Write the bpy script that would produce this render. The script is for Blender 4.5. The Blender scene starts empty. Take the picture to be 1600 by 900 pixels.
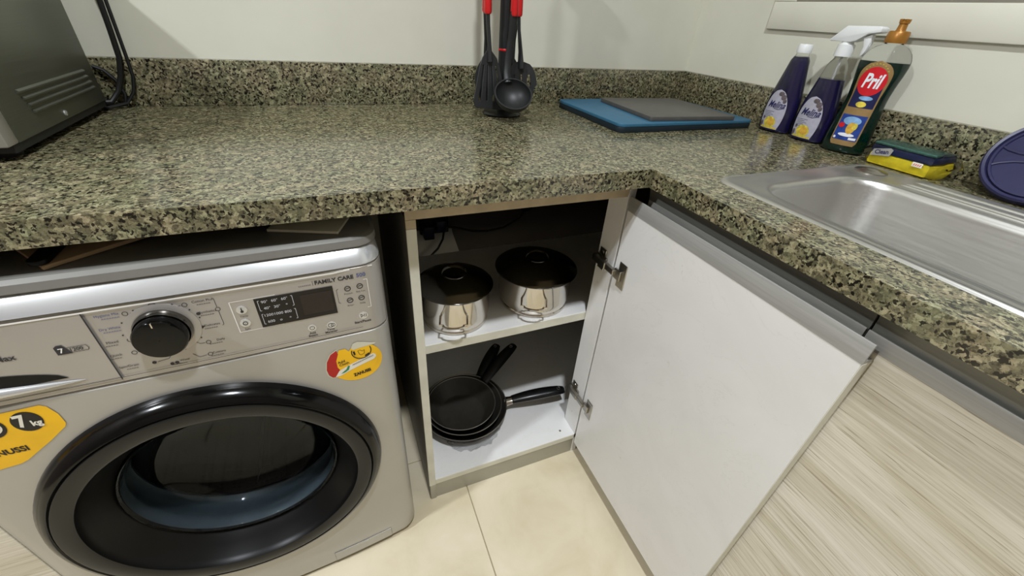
import bpy, bmesh, math, random
from mathutils import Vector, Matrix

random.seed(7)
PI = math.pi
scene = bpy.context.scene
COL = scene.collection

# ------------------------------------------------------------------ camera
def setup_camera():
    cx, cy, cz = -1.109, -1.1836, 1.1096
    a, p, r, f = 0.4284, 0.5895, 0.0725, 638.9
    fw = Vector((math.sin(a)*math.cos(p), math.cos(a)*math.cos(p), -math.sin(p)))
    rt = Vector((math.cos(a), -math.sin(a), 0)); up = rt.cross(fw)
    rt2 = rt*math.cos(r) + up*math.sin(r); up2 = -rt*math.sin(r) + up*math.cos(r)
    m = Matrix((rt2, up2, -fw)).transposed().to_4x4(); m.translation = (cx, cy, cz)
    cam = bpy.data.cameras.new('camera'); o = bpy.data.objects.new('camera', cam)
    COL.objects.link(o); o.matrix_world = m
    cam.sensor_width = 36.0; cam.lens = f/1600*36.0; cam.clip_start = 0.02
    scene.camera = o
setup_camera()

# ------------------------------------------------------------------ light, exposure
LAMPS = [((-2.68, -1.15, 2.497), 34.0), ((-1.0, -1.33, 2.497), 26.0)]   # ceiling downlights (position, watts)
LAMP_COLOR = (0.95, 1.0, 1.07)
world = bpy.data.worlds.new('world'); scene.world = world
world.use_nodes = True
world.node_tree.nodes['Background'].inputs[0].default_value = (0.9, 0.95, 1.0, 1)
world.node_tree.nodes['Background'].inputs[1].default_value = 0.02
vs = scene.view_settings
vs.view_transform = 'Standard'; vs.look = 'None'; vs.gamma = 1.0; vs.use_curve_mapping = False
vs.exposure = 0.27

# ------------------------------------------------------------------ materials
def lin(c):
    return tuple(((v/255)/12.92 if v/255 <= 0.04045 else ((v/255+0.055)/1.055)**2.4) for v in c)

MATS = {}
def new_mat(name):
    m = bpy.data.materials.new(name); m.use_nodes = True
    nt = m.node_tree; b = nt.nodes['Principled BSDF']
    MATS[name] = m
    return m, nt, b

def coords(nt, scale=(1, 1, 1)):
    t = nt.nodes.new('ShaderNodeTexCoord'); mp = nt.nodes.new('ShaderNodeMapping')
    mp.inputs['Scale'].default_value = scale
    nt.links.new(t.outputs['Object'], mp.inputs['Vector'])
    return mp.outputs['Vector']

def ramp(nt, fac, stops, interp='LINEAR'):
    r = nt.nodes.new('ShaderNodeValToRGB'); r.color_ramp.interpolation = interp
    e = r.color_ramp.elements
    while len(e) < len(stops): e.new(0.5)
    for k, (pos, col) in enumerate(stops):
        e[k].position = pos; e[k].color = (*col[:3], 1)
    nt.links.new(fac, r.inputs['Fac'])
    return r.outputs['Color']

def noise(nt, vec, scale, detail=3, rough=0.5, dist=0.0):
    n = nt.nodes.new('ShaderNodeTexNoise')
    n.inputs['Scale'].default_value = scale; n.inputs['Detail'].default_value = detail
    n.inputs['Roughness'].default_value = rough; n.inputs['Distortion'].default_value = dist
    nt.links.new(vec, n.inputs['Vector'])
    return n

def bump(nt, b, height, strength=0.2, dist=0.001):
    n = nt.nodes.new('ShaderNodeBump'); n.inputs['Strength'].default_value = strength
    n.inputs['Distance'].default_value = dist
    nt.links.new(height, n.inputs['Height']); nt.links.new(n.outputs['Normal'], b.inputs['Normal'])

def mat(name, col, rough=0.5, metal=0.0, var=0.06, scale=25, bmp=0.0, trans=0.0, ior=1.45, emis=0, spec=0.5, coat=0.0, aniso=(1, 1, 1)):
    if name in MATS: return MATS[name]
    m, nt, b = new_mat(name)
    c = lin(col)
    v = coords(nt, aniso); n = noise(nt, v, scale, 4)
    lo = tuple(x*(1-var) for x in c); hi = tuple(min(1, x*(1+var)) for x in c)
    nt.links.new(ramp(nt, n.outputs['Fac'], [(0.3, lo), (0.7, hi)]), b.inputs['Base Color'])
    b.inputs['Roughness'].default_value = rough; b.inputs['Metallic'].default_value = metal
    b.inputs['Specular IOR Level'].default_value = spec
    b.inputs['Transmission Weight'].default_value = trans; b.inputs['IOR'].default_value = ior
    b.inputs['Coat Weight'].default_value = coat
    if emis:
        b.inputs['Emission Color'].default_value = (*LAMP_COLOR, 1); b.inputs['Emission Strength'].default_value = emis
    if bmp: bump(nt, b, n.outputs['Fac'], bmp)
    return m

def granite():
    m, nt, b = new_mat('granite')
    v = coords(nt)
    w = noise(nt, v, 110, 3, 0.65)
    vm = nt.nodes.new('ShaderNodeVectorMath'); vm.operation = 'MULTIPLY_ADD'
    nt.links.new(w.outputs['Color'], vm.inputs[0]); vm.inputs[1].default_value = (0.011, 0.011, 0.011)
    nt.links.new(v, vm.inputs[2])
    def cells(scale, ch):
        vo = nt.nodes.new('ShaderNodeTexVoronoi'); vo.inputs['Scale'].default_value = scale
        nt.links.new(vm.outputs[0], vo.inputs['Vector'])
        sp = nt.nodes.new('ShaderNodeSeparateColor'); nt.links.new(vo.outputs['Color'], sp.inputs[0])
        return sp.outputs[ch]
    def mul(x, y, f):
        mx = nt.nodes.new('ShaderNodeMix'); mx.data_type = 'RGBA'; mx.blend_type = 'MULTIPLY'; mx.inputs[0].default_value = f
        nt.links.new(x, mx.inputs[6]); nt.links.new(y, mx.inputs[7]); return mx.outputs[2]
    tone = ramp(nt, cells(185, 0), [(0.0, lin((92, 89, 73))), (0.35, lin((122, 118, 98))), (0.7, lin((146, 140, 117))), (1.0, lin((176, 171, 147)))])
    dark = ramp(nt, cells(290, 1), [(0.0, lin((40, 40, 36))), (0.16, lin((66, 64, 56))), (0.22, lin((185, 182, 172))), (0.27, (1, 1, 1))])
    n2 = noise(nt, v, 330, 3, 0.6)
    fl = ramp(nt, n2.outputs['Fac'], [(0.33, lin((90, 88, 78))), (0.45, lin((225, 225, 220))), (0.65, (1, 1, 1))])
    n3 = noise(nt, v, 30, 3, 0.6)
    tint = ramp(nt, n3.outputs['Fac'], [(0.35, lin((228, 236, 216))), (0.65, lin((255, 244, 230)))])
    c = mul(mul(mul(tone, dark, 1.0), fl, 0.8), tint, 0.9)
    nt.links.new(c, b.inputs['Base Color'])
    b.inputs['Roughness'].default_value = 0.19; b.inputs['IOR'].default_value = 1.6
    bump(nt, b, n2.outputs['Fac'], 0.02, 0.0003)
    return m
granite()

def wood(name, axis):
    m, nt, b = new_mat(name)
    sc = [1, 1, 1]
    sc[axis] = 0.022
    v = coords(nt, tuple(sc))
    n1 = noise(nt, v, 300, 5, 0.62, 0.15)
    c1 = ramp(nt, n1.outputs['Fac'], [(0.28, lin((170, 160, 143))), (0.38, lin((212, 205, 190))), (0.55, lin((228, 223, 210))), (0.75, lin((237, 233, 224)))])
    sc2 = [1, 1, 1]; sc2[axis] = 0.16
    v2 = coords(nt, tuple(sc2))
    n2 = noise(nt, v2, 16, 4, 0.55, 0.6)
    c2 = ramp(nt, n2.outputs['Fac'], [(0.32, lin((222, 217, 203))), (0.5, lin((243, 241, 234))), (0.7, lin((255, 254, 252)))])
    mx = nt.nodes.new('ShaderNodeMix'); mx.data_type = 'RGBA'; mx.blend_type = 'MULTIPLY'; mx.inputs[0].default_value = 1
    nt.links.new(c1, mx.inputs[6]); nt.links.new(c2, mx.inputs[7])
    n3 = noise(nt, v, 620, 2, 0.5, 0.1)
    po = ramp(nt, n3.outputs['Fac'], [(0.30, lin((176, 166, 148))), (0.37, (1, 1, 1))])
    mx3 = nt.nodes.new('ShaderNodeMix'); mx3.data_type = 'RGBA'; mx3.blend_type = 'MULTIPLY'; mx3.inputs[0].default_value = 0.8
    nt.links.new(mx.outputs[2], mx3.inputs[6]); nt.links.new(po, mx3.inputs[7])
    nt.links.new(mx3.outputs[2], b.inputs['Base Color'])
    b.inputs['Roughness'].default_value = 0.5
    bump(nt, b, n1.outputs['Fac'], 0.15, 0.0006)
wood('wood_along_y', 1); wood('wood_along_x', 0)

def marble_white():
    m, nt, b = new_mat('white_laminate')
    v = coords(nt)
    n1 = noise(nt, v, 5, 6, 0.6, 1.6)
    c = ramp(nt, n1.outputs['Fac'], [(0.30, lin((222, 221, 217))), (0.494, lin((226, 225, 221))), (0.5, lin((221, 220, 216))), (0.506, lin((226, 225, 221))), (0.70, lin((229, 228, 225)))])
    n2 = noise(nt, v, 55, 3, 0.5)
    sm = ramp(nt, n2.outputs['Fac'], [(0.20, lin((225, 224, 222))), (0.27, (1, 1, 1))])
    mx = nt.nodes.new('ShaderNodeMix'); mx.data_type = 'RGBA'; mx.blend_type = 'MULTIPLY'; mx.inputs[0].default_value = 1
    nt.links.new(c, mx.inputs[6]); nt.links.new(sm, mx.inputs[7])
    nt.links.new(mx.outputs[2], b.inputs['Base Color'])
    b.inputs['Roughness'].default_value = 0.32
marble_white()

def wall_paint():
    m, nt, b = new_mat('wall_paint')
    v = coords(nt)
    n1 = noise(nt, v, 3.0, 5, 0.6)
    c = ramp(nt, n1.outputs['Fac'], [(0.3, lin((206, 204, 186))), (0.7, lin((216, 214, 198)))])
    n2 = noise(nt, v, 22, 4, 0.7, 0.6)
    sm = ramp(nt, n2.outputs['Fac'], [(0.22, lin((214, 210, 196))), (0.29, (1, 1, 1))])
    mx = nt.nodes.new('ShaderNodeMix'); mx.data_type = 'RGBA'; mx.blend_type = 'MULTIPLY'; mx.inputs[0].default_value = 1
    nt.links.new(c, mx.inputs[6]); nt.links.new(sm, mx.inputs[7])
    nt.links.new(mx.outputs[2], b.inputs['Base Color'])
    b.inputs['Roughness'].default_value = 0.55
    bump(nt, b, noise(nt, v, 120, 3).outputs['Fac'], 0.06, 0.001)
wall_paint()

def tile_mat():
    m, nt, b = new_mat('floor_tile')
    v = coords(nt)
    n1 = noise(nt, v, 6, 6, 0.6, 0.4)
    c = ramp(nt, n1.outputs['Fac'], [(0.3, lin((206, 192, 160))), (0.5, lin((217, 205, 176))), (0.72, lin((224, 213, 188)))])
    nt.links.new(c, b.inputs['Base Color'])
    b.inputs['Roughness'].default_value = 0.38
tile_mat()

def brushed(name, col, rough, axis, metal=1.0, dv=0.08):
    m, nt, b = new_mat(name)
    sc = [1, 1, 1]; sc[axis] = 0.03
    v = coords(nt, tuple(sc)); n = noise(nt, v, 300, 3)
    c = lin(col)
    nt.links.new(ramp(nt, n.outputs['Fac'], [(0.3, tuple(x*(1-dv) for x in c)), (0.7, tuple(min(1, x*(1+dv)) for x in c))]), b.inputs['Base Color'])
    r = nt.nodes.new('ShaderNodeMapRange'); r.inputs['To Min'].default_value = rough*0.8; r.inputs['To Max'].default_value = rough*1.25
    nt.links.new(n.outputs['Fac'], r.inputs['Value']); nt.links.new(r.outputs['Result'], b.inputs['Roughness'])
    b.inputs['Metallic'].default_value = metal
brushed('aluminium', (168, 167, 162), 0.45, 1, 0.35)
brushed('aluminium_dark', (120, 120, 113), 0.42, 1, 0.3)
brushed('sink_steel', (202, 201, 196), 0.36, 1, 0.95, 0.02)
brushed('microwave_case', (112, 114, 104), 0.40, 1, 0.75)

def drum_mat():
    m, nt, b = new_mat('drum_steel')
    v = coords(nt, (1, 1, 1))
    vo = nt.nodes.new('ShaderNodeTexVoronoi'); vo.inputs['Scale'].default_value = 95; vo.inputs['Randomness'].default_value = 0.0
    nt.links.new(v, vo.inputs['Vector'])
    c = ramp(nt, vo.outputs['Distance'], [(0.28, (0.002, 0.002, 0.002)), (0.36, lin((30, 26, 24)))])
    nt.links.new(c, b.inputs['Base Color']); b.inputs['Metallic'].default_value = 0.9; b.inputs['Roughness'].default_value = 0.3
drum_mat()

mat('silver_body', (178, 176, 170), 0.36, 0.5, 0.03, 8)
mat('silver_fascia', (176, 172, 167), 0.33, 0.5, 0.03, 8)
mat('silver_bright', (205, 206, 206), 0.25, 0.6, 0.03, 8)
mat('fascia_print', (48, 47, 50), 0.5)
mat('fascia_print_blue', (92, 98, 140), 0.5)
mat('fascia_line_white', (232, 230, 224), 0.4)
mat('black_gloss', (7, 7, 7), 0.14, 0, 0.1, spec=0.35)
mat('black_satin', (12, 12, 12), 0.35, 0, 0.12, spec=0.25)
mat('black_matte', (24, 24, 23), 0.55, 0, 0.12, bmp=0.05)
mat('grey_bezel', (22, 22, 21), 0.3, spec=0.35)
mat('rubber_grey', (98, 106, 112), 0.45)
mat('dark_screen', (14, 11, 11), 0.12)
mat('screen_window', (34, 25, 24), 0.1)
mat('screen_print', (205, 205, 210), 0.5)
mat('door_glass', (214, 222, 226), 0.02, 0, 0.01, trans=1.0, ior=1.22)
mat('clear_plastic', (240, 242, 240), 0.06, 0, 0.01, trans=1.0, ior=1.12)
mat('bag_plastic', (232, 234, 236), 0.15, 0, 0.03, 60, trans=0.75, ior=1.15)
mat('sticker_yellow', (240, 186, 14), 0.38)
mat('sticker_red', (176, 24, 16), 0.4)
mat('sticker_white', (226, 222, 206), 0.45)
mat('sticker_green', (40, 128, 84), 0.45)
mat('sticker_black', (26, 22, 18), 0.45)
mat('paper_torn', (204, 200, 178), 0.8, bmp=0.3)
mat('edge_band', (214, 212, 196), 0.45, 0, 0.08, 20)
mat('raw_board', (188, 172, 142), 0.7, 0, 0.12, 35, bmp=0.1)
mat('plinth_grey', (168, 166, 152), 0.35, 0.3, 0.05, 20)
mat('panel_outside', (110, 106, 98), 0.5, 0, 0.1, 30)
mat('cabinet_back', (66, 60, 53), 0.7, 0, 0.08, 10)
mat('hinge_steel', (168, 164, 156), 0.28, 1.0, 0.1, 60)
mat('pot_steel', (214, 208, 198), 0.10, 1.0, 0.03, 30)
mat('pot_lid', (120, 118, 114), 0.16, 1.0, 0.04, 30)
mat('pan_coating', (44, 42, 37), 0.42, 0, 0.15, 60, bmp=0.06)
mat('pan_rim', (150, 148, 142), 0.3, 0.9, 0.05)
mat('pan_outside', (20, 20, 20), 0.3)
mat('bakelite', (15, 15, 15), 0.3, 0, 0.1)
mat('nylon_black', (32, 33, 33), 0.45, 0, 0.1, 60)
mat('red_grip', (206, 34, 36), 0.35, 0, 0.08)
mat('board_blue', (48, 96, 122), 0.38, 0, 0.06, 40, bmp=0.05)
mat('board_under', (16, 30, 38), 0.5, 0, 0.1, 40)
mat('board_grey', (80, 78, 74), 0.42, 0, 0.12, 60, bmp=0.08)
mat('cord_black', (16, 16, 15), 0.5)
mat('plug_blue', (24, 26, 54), 0.4)
mat('purple_liquid', (30, 27, 66), 0.12, 0, 0.12, 14, coat=0.5)
mat('green_liquid', (4, 38, 29), 0.1, 0, 0.12, 14, coat=0.5)
mat('lit_patch_grey', (150, 147, 138), 0.5, 0, 0.06)
mat('white_plastic', (226, 228, 226), 0.38, 0, 0.03)
mat('gold_plastic', (158, 108, 42), 0.35, 0.35, 0.06)
mat('label_lilac', (170, 168, 180), 0.5, 0, 0.08, 120)
mat('label_navy', (34, 34, 82), 0.45)
mat('label_lemon', (206, 186, 70), 0.5, 0, 0.3, 140)
mat('label_orange', (204, 160, 60), 0.5, 0, 0.2, 140)
mat('label_leaf', (92, 82, 84), 0.5, 0, 0.4, 200)
mat('label_gold', (150, 122, 78), 0.4, 0.2, 0.12, 60)
mat('label_blue', (32, 60, 132), 0.4, 0, 0.4, 90)
mat('label_deep', (24, 28, 70), 0.4, 0, 0.2, 60)
mat('label_red', (200, 30, 40), 0.35)
mat('label_white', (232, 234, 238), 0.4)
mat('label_sky', (130, 170, 210), 0.4, 0, 0.3, 90)
mat('sponge_yellow', (238, 214, 40), 0.8, 0, 0.08, 120, bmp=0.4)
mat('scourer_green', (58, 92, 80), 0.9, 0, 0.25, 200, bmp=0.5)
mat('film_navy', (24, 34, 72), 0.3, 0, 0.1)
mat('lid_purple', (44, 44, 76), 0.34, 0, 0.08, 30)
mat('window_frame', (146, 142, 130), 0.5, 0.2)
mat('trim_paint', (216, 214, 198), 0.5, 0, 0.03, 10)
mat('night_glass', (24, 27, 30), 0.05, 0, 0.05)
mat('far_wall_paint', (126, 114, 108), 0.6, 0, 0.05, 3)
mat('ceiling_paint', (226, 224, 214), 0.8, 0, 0.02, 4)
mat('grout', (176, 164, 138), 0.8)
mat('lamp_glow', (255, 244, 220), 0.5, emis=40)
mat('cardboard', (168, 142, 108), 0.8, 0, 0.1, 50)
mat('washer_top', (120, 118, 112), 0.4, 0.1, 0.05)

# ------------------------------------------------------------------ geometry helpers
class B:
    def __init__(s): s.v = []; s.f = []
    def add(s, vs, fs):
        o = len(s.v); s.v += [tuple(x) for x in vs]; s.f += [tuple(i+o for i in f) for f in fs]; return s
    def box(s, x0, x1, y0, y1, z0, z1):
        x0, x1 = sorted((x0, x1)); y0, y1 = sorted((y0, y1)); z0, z1 = sorted((z0, z1))
        return s.add([(x0,y0,z0),(x1,y0,z0),(x1,y1,z0),(x0,y1,z0),(x0,y0,z1),(x1,y0,z1),(x1,y1,z1),(x0,y1,z1)],
                     [(3,2,1,0),(4,5,6,7),(0,1,5,4),(1,2,6,5),(2,3,7,6),(3,0,4,7)])
    def loft(s, loops, cap0=True, cap1=True, closed=True):
        n = len(loops[0]); o = len(s.v)
        for l in loops: s.v += [tuple(p) for p in l]
        m = n if closed else n-1
        for k in range(len(loops)-1):
            for i in range(m):
                j = (i+1) % n
                s.f.append((o+k*n+i, o+k*n+j, o+(k+1)*n+j, o+(k+1)*n+i))
        if cap0: s.f.append(tuple(o+i for i in reversed(range(n))))
        if cap1: s.f.append(tuple(o+(len(loops)-1)*n+i for i in range(n)))
        return s
    def lathe(s, prof, n=48, M=None, caps=(False, False)):
        # prof: (r, h); axis +z, then M
        loops = []
        for r, h in prof:
            loops.append([(r*math.cos(2*PI*i/n), r*math.sin(2*PI*i/n), h) for i in range(n)])
        if M is not None: loops = [[M @ Vector(p) for p in l] for l in loops]
        return s.loft(loops, *caps)
    def tube(s, pts, r, n=8, flat=None, caps=True):
        pts = [Vector(p) for p in pts]; loops = []
        rs = r if isinstance(r, (list, tuple)) else [r]*len(pts)
        t0 = (pts[1]-pts[0]).normalized()
        ref = Vector((0, 0, 1)) if abs(t0.z) < 0.9 else Vector((1, 0, 0))
        nn = (ref - t0*ref.dot(t0)).normalized()
        for k, p in enumerate(pts):
            if k == 0: t = pts[1]-pts[0]
            elif k == len(pts)-1: t = pts[-1]-pts[-2]
            else: t = (pts[k+1]-p).normalized() + (p-pts[k-1]).normalized()
            t.normalize(); nn = (nn - t*nn.dot(t)).normalized(); bb = t.cross(nn)
            a, b_ = (rs[k], rs[k]) if flat is None else (rs[k]*flat[0], rs[k]*flat[1])
            loops.append([p + nn*a*math.cos(2*PI*i/n) + bb*b_*math.sin(2*PI*i/n) for i in range(n)])
        return s.loft(loops, caps, caps)
    def prism(s, poly, f0, f1):
        # poly: 2D points; f0,f1 map 2D -> 3D for both sides
        return s.loft([[f0(*p) for p in poly], [f1(*p) for p in poly]])
    def xform(s, M):
        s.v = [tuple(M @ Vector(p)) for p in s.v]; return s
    def obj(s, name, material, parent=None, bevel=0.0, seg=2, angle=35, label=None, smooth=True):
        me = bpy.data.meshes.new(name); me.from_pydata(s.v, [], s.f)
        return finish(me, name, material, parent, bevel, seg, angle, label, smooth)

def finish(me, name, material, parent=None, bevel=0.0, seg=2, angle=35, label=None, smooth=True):
    bm = bmesh.new(); bm.from_mesh(me)
    bmesh.ops.recalc_face_normals(bm, faces=bm.faces)
    if bevel:
        es = [e for e in bm.edges if len(e.link_faces) == 2 and e.calc_face_angle(0) > math.radians(30)]
        bmesh.ops.bevel(bm, geom=es, offset=bevel, segments=seg, affect='EDGES', profile=0.5, clamp_overlap=True)
    if smooth:
        for f in bm.faces: f.smooth = True
        for e in bm.edges:
            e.smooth = len(e.link_faces) == 2 and e.calc_face_angle(0) < math.radians(angle)
    bm.to_mesh(me); bm.free()
    me.materials.append(MATS[material])
    o = bpy.data.objects.new(name, me); COL.objects.link(o)
    if parent: o.parent = parent
    if label: o['label'] = label
    return o

def empty(name, loc=(0, 0, 0), rz=0.0):
    o = bpy.data.objects.new(name, None); COL.objects.link(o)
    o.location = loc; o.rotation_euler = (0, 0, rz); o.empty_display_size = 0.05
    return o

def tag(o, label=None, cat=None, group=None, kind=None):
    if label: o['label'] = label
    if cat: o['category'] = cat
    if group: o['group'] = group
    if kind: o['kind'] = kind
    return o

def copy_tree(o, parent=None):
    c = o.copy(); COL.objects.link(c); c.parent = parent
    for ch in [x for x in bpy.data.objects if x.parent == o]: copy_tree(ch, c)
    return c

def rrect(x0, x1, y0, y1, r, z, n=8):
    pts = []
    for cx, cy, a0 in ((x1-r, y1-r, 0), (x0+r, y1-r, PI/2), (x0+r, y0+r, PI), (x1-r, y0+r, 1.5*PI)):
        for k in range(n+1):
            a = a0 + PI/2*k/n
            pts.append((cx+r*math.cos(a), cy+r*math.sin(a), z))
    return pts

def text2d(s, size, bold=0.0, shear=0.0, align='CENTER', width=None):
    cu = bpy.data.curves.new('tmp', 'FONT'); cu.body = s; cu.size = size; cu.shear = shear; cu.offset = bold
    cu.align_x = align; cu.align_y = 'CENTER'; cu.resolution_u = 3
    o = bpy.data.objects.new('tmp', cu); COL.objects.link(o)
    me = bpy.data.meshes.new_from_object(o)
    vs = [(v.co.x, v.co.y) for v in me.vertices]; fs = [tuple(p.vertices) for p in me.polygons]
    bpy.data.objects.remove(o); bpy.data.curves.remove(cu); bpy.data.meshes.remove(me)
    if width and vs:
        w = max(v[0] for v in vs)-min(v[0] for v in vs); k = width/w
        vs = [(x*k, y) for x, y in vs]
    return vs, fs

def circ(cx, cy, rx, ry=None, n=28):
    ry = ry or rx
    return [(cx+rx*math.cos(2*PI*i/n), cy+ry*math.sin(2*PI*i/n)) for i in range(n)]

def ring2d(b, f, cx, cy, r, w, n=24, a0=0, a1=2*PI):
    # flat ring in a mapped plane
    vs, fs = [], []
    for i in range(n+1):
        a = a0+(a1-a0)*i/n
        vs += [f(cx+(r-w/2)*math.cos(a), cy+(r-w/2)*math.sin(a)), f(cx+(r+w/2)*math.cos(a), cy+(r+w/2)*math.sin(a))]
    for i in range(n): fs.append((2*i, 2*i+1, 2*i+3, 2*i+2))
    b.add(vs, fs)

def line2d(b, f, pts, w):
    for (x0, y0), (x1, y1) in zip(pts[:-1], pts[1:]):
        d = math.hypot(x1-x0, y1-y0)
        if d == 0: continue
        nx, ny = -(y1-y0)/d*w/2, (x1-x0)/d*w/2
        b.add([f(x0+nx, y0+ny), f(x0-nx, y0-ny), f(x1-nx, y1-ny), f(x1+nx, y1+ny)], [(0, 1, 2, 3)])

# ------------------------------------------------------------------ room
H = 0.8985            # worktop height
RX0, RY0, RZ1 = -3.3, -2.6, 2.5
def room():
    b = B().box(RX0-0.1, 0.1, RY0-0.1, 0.1, -0.05, -0.004)
    fl = tag(b.obj('floor', 'grout', smooth=False), 'cream ceramic tiled kitchen floor in front of the cabinets', kind='structure')
    # 60 x 60 cm tiles: joints at x = -0.921 and y = -0.44
    T = 0.60; g = 0.0012
    me = None
    xs = [-0.921 + T*k for k in range(-4, 2)]; ys = [-0.44 + T*k for k in range(-4, 1)]
    for x in xs:
        for y in ys:
            x0, x1, y0, y1 = max(x, RX0)+g, min(x+T, 0)-g, max(y, RY0)+g, min(y+T, 0)-g
            if x1-x0 < 0.02 or y1-y0 < 0.02: continue
            B().box(x0, x1, y0, y1, -0.008, 0).obj('tile', 'floor_tile', fl, bevel=0.0008, seg=1)
    tag(B().box(RX0-0.1, 0.1, 0, 0.1, 0, RZ1).obj('wall_back', 'wall_paint', smooth=False), 'cream painted back wall above the granite worktop', kind='structure')
    tag(B().box(0, 0.1, RY0-0.1, 0, 0, RZ1).obj('wall_right', 'wall_paint', smooth=False), 'cream painted side wall behind the sink', kind='structure')
    tag(B().box(RX0-0.1, RX0, RY0-0.1, 0, 0, RZ1).obj('wall_left', 'far_wall_paint', smooth=False), 'brown painted wall at the far side of the room', kind='structure')
    tag(B().box(RX0, 0, RY0-0.1, RY0, 0, RZ1).obj('wall_front', 'far_wall_paint', smooth=False), 'brown painted wall facing the worktop', kind='structure')
    tag(B().box(RX0-0.1, 0.1, RY0-0.1, 0.1, RZ1, RZ1+0.05).obj('ceiling', 'ceiling_paint', smooth=False), 'plain white ceiling with downlights', kind='structure')
    # window above the sink
    w = empty('window_1', (0, -0.88, 1.1175)); tag(w, 'window with wide cream painted trim above the sink', kind='structure')
    def wb(n, m, *a, **k):
        b = B().box(*a); b.v = [(x, y+0.88, z-1.1175) for x, y, z in b.v]; return b.obj(n, m, w, **k)
    y0, y1, z0, z1 = -1.50, -0.2575, 1.1175, 2.15; t = 0.0585
    wb('window_trim', 'trim_paint', -0.009, 0, y0, y1, z0, z0+t, bevel=0.002)
    wb('window_trim', 'trim_paint', -0.009, 0, y0, y1, z1-t, z1, bevel=0.002)
    wb('window_trim', 'trim_paint', -0.009, 0, y0, y0+t, z0+t, z1-t, bevel=0.002)
    wb('window_trim', 'trim_paint', -0.009, 0, y1-t, y1, z0+t, z1-t, bevel=0.002)
    f = 0.03
    for a in ((y0+t, y1-t, z0+t, z0+t+f), (y0+t, y1-t, z1-t-f, z1-t), (y0+t, y0+t+f, z0+t+f, z1-t-f), (y1-t-f, y1-t, z0+t+f, z1-t-f)):
        wb('window_frame', 'window_frame', -0.006, 0, *a, bevel=0.001)
    wb('window_pane', 'night_glass', -0.004, 0, y0+t+f, y1-t-f, z0+t+f, z1-t-f)
room()

def downlight(pos, watts, where):
    x, y, z = pos
    e = empty('ceiling_downlight', (x, y, RZ1)); tag(e, 'round white recessed ceiling downlight %s' % where, 'ceiling light', 'recessed downlights in the ceiling')
    B().lathe([(0.052, 0), (0.075, 0), (0.075, -0.006), (0.055, -0.010), (0.052, -0.004)], 40).obj('lamp_ring', 'white_plastic', e)
    B().lathe([(0.0005, -0.004), (0.050, -0.004)], 40).obj('diffuser', 'lamp_glow', e)
    L = bpy.data.lights.new('downlight_lamp', 'AREA'); L.shape = 'DISK'; L.size = 0.11; L.energy = watts; L.color = LAMP_COLOR
    lo = bpy.data.objects.new('downlight_lamp', L); COL.objects.link(lo); lo.parent = e; lo.location = (0, 0, -0.014)
downlight(*LAMPS[0], 'over the washing machine side of the room')
downlight(*LAMPS[1], 'in front of the sink')

# ------------------------------------------------------------------ worktop
D1, D2, TE = 0.6243, 0.598, 0.033
XL_END, YR_END = -2.45, -2.30
SINK = dict(x0=-0.495, x1=-0.222, y0=-1.20, y1=-0.745)
def worktop():
    e = empty('granite_worktop', (-0.3, -0.3, H)); tag(e, 'speckled green-grey granite L-shaped worktop with low upstand along the walls', 'worktop')
    off = Vector((0.3, 0.3, -H))
    hx0, hx1, hy0, hy1 = SINK['x0']-0.006, SINK['x1']+0.006, SINK['y0']-0.006, SINK['y1']+0.006
    xs = [XL_END, -D2, hx0, hx1, 0]; ys = [YR_END, hy0, hy1, -D1, 0]
    zt, zb = H, H-TE
    bm = bmesh.new(); V = {}
    def v(i, j, k):
        if (i, j, k) not in V: V[i, j, k] = bm.verts.new((xs[i], ys[j], zt if k else zb))
        return V[i, j, k]
    cells = {(i, j) for i in range(4) for j in range(4) if (ys[j] >= -D1-1e-6 or xs[i] >= -D2-1e-6) and not (i == 2 and j == 1)}
    for i, j in cells:
        bm.faces.new([v(i, j, 1), v(i+1, j, 1), v(i+1, j+1, 1), v(i, j+1, 1)])
        bm.faces.new([v(i, j+1, 0), v(i+1, j+1, 0), v(i+1, j, 0), v(i, j, 0)])
        for di, dj, a, c in ((-1, 0, (i, j+1), (i, j)), (1, 0, (i+1, j), (i+1, j+1)), (0, -1, (i, j), (i+1, j)), (0, 1, (i+1, j+1), (i, j+1))):
            if (i+di, j+dj) not in cells:
                bm.faces.new([v(*a, 0), v(*c, 0), v(*c, 1), v(*a, 1)])
    es = []
    for ed in bm.edges:
        p, q = ed.verts[0].co, ed.verts[1].co
        front = (abs(p.y+D1) < 1e-5 and abs(q.y+D1) < 1e-5 and max(p.x, q.x) <= -D2+1e-5) or (abs(p.x+D2) < 1e-5 and abs(q.x+D2) < 1e-5 and max(p.y, q.y) <= -D1+1e-5)
        if front and len(ed.link_faces) == 2 and ed.calc_face_angle(0) > 0.5: es.append(ed)
    bmesh.ops.bevel(bm, geom=es, offset=0.006, segments=3, affect='EDGES', profile=0.5)
    for vv in bm.verts: vv.co += off
    me = bpy.data.meshes.new('worktop_slab'); bm.to_mesh(me); bm.free()
    finish(me, 'worktop_slab', 'granite', e)
    def up(*a):
        b = B().box(*a); b.v = [tuple(Vector(p)+off) for p in b.v]; b.obj('upstand', 'granite', e, bevel=0.002)
    up(XL_END, -0.0, -0.02, 0, H, H+0.0908)
    up(-0.02, 0, YR_END, -0.02, H, H+0.0908)
worktop()

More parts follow.
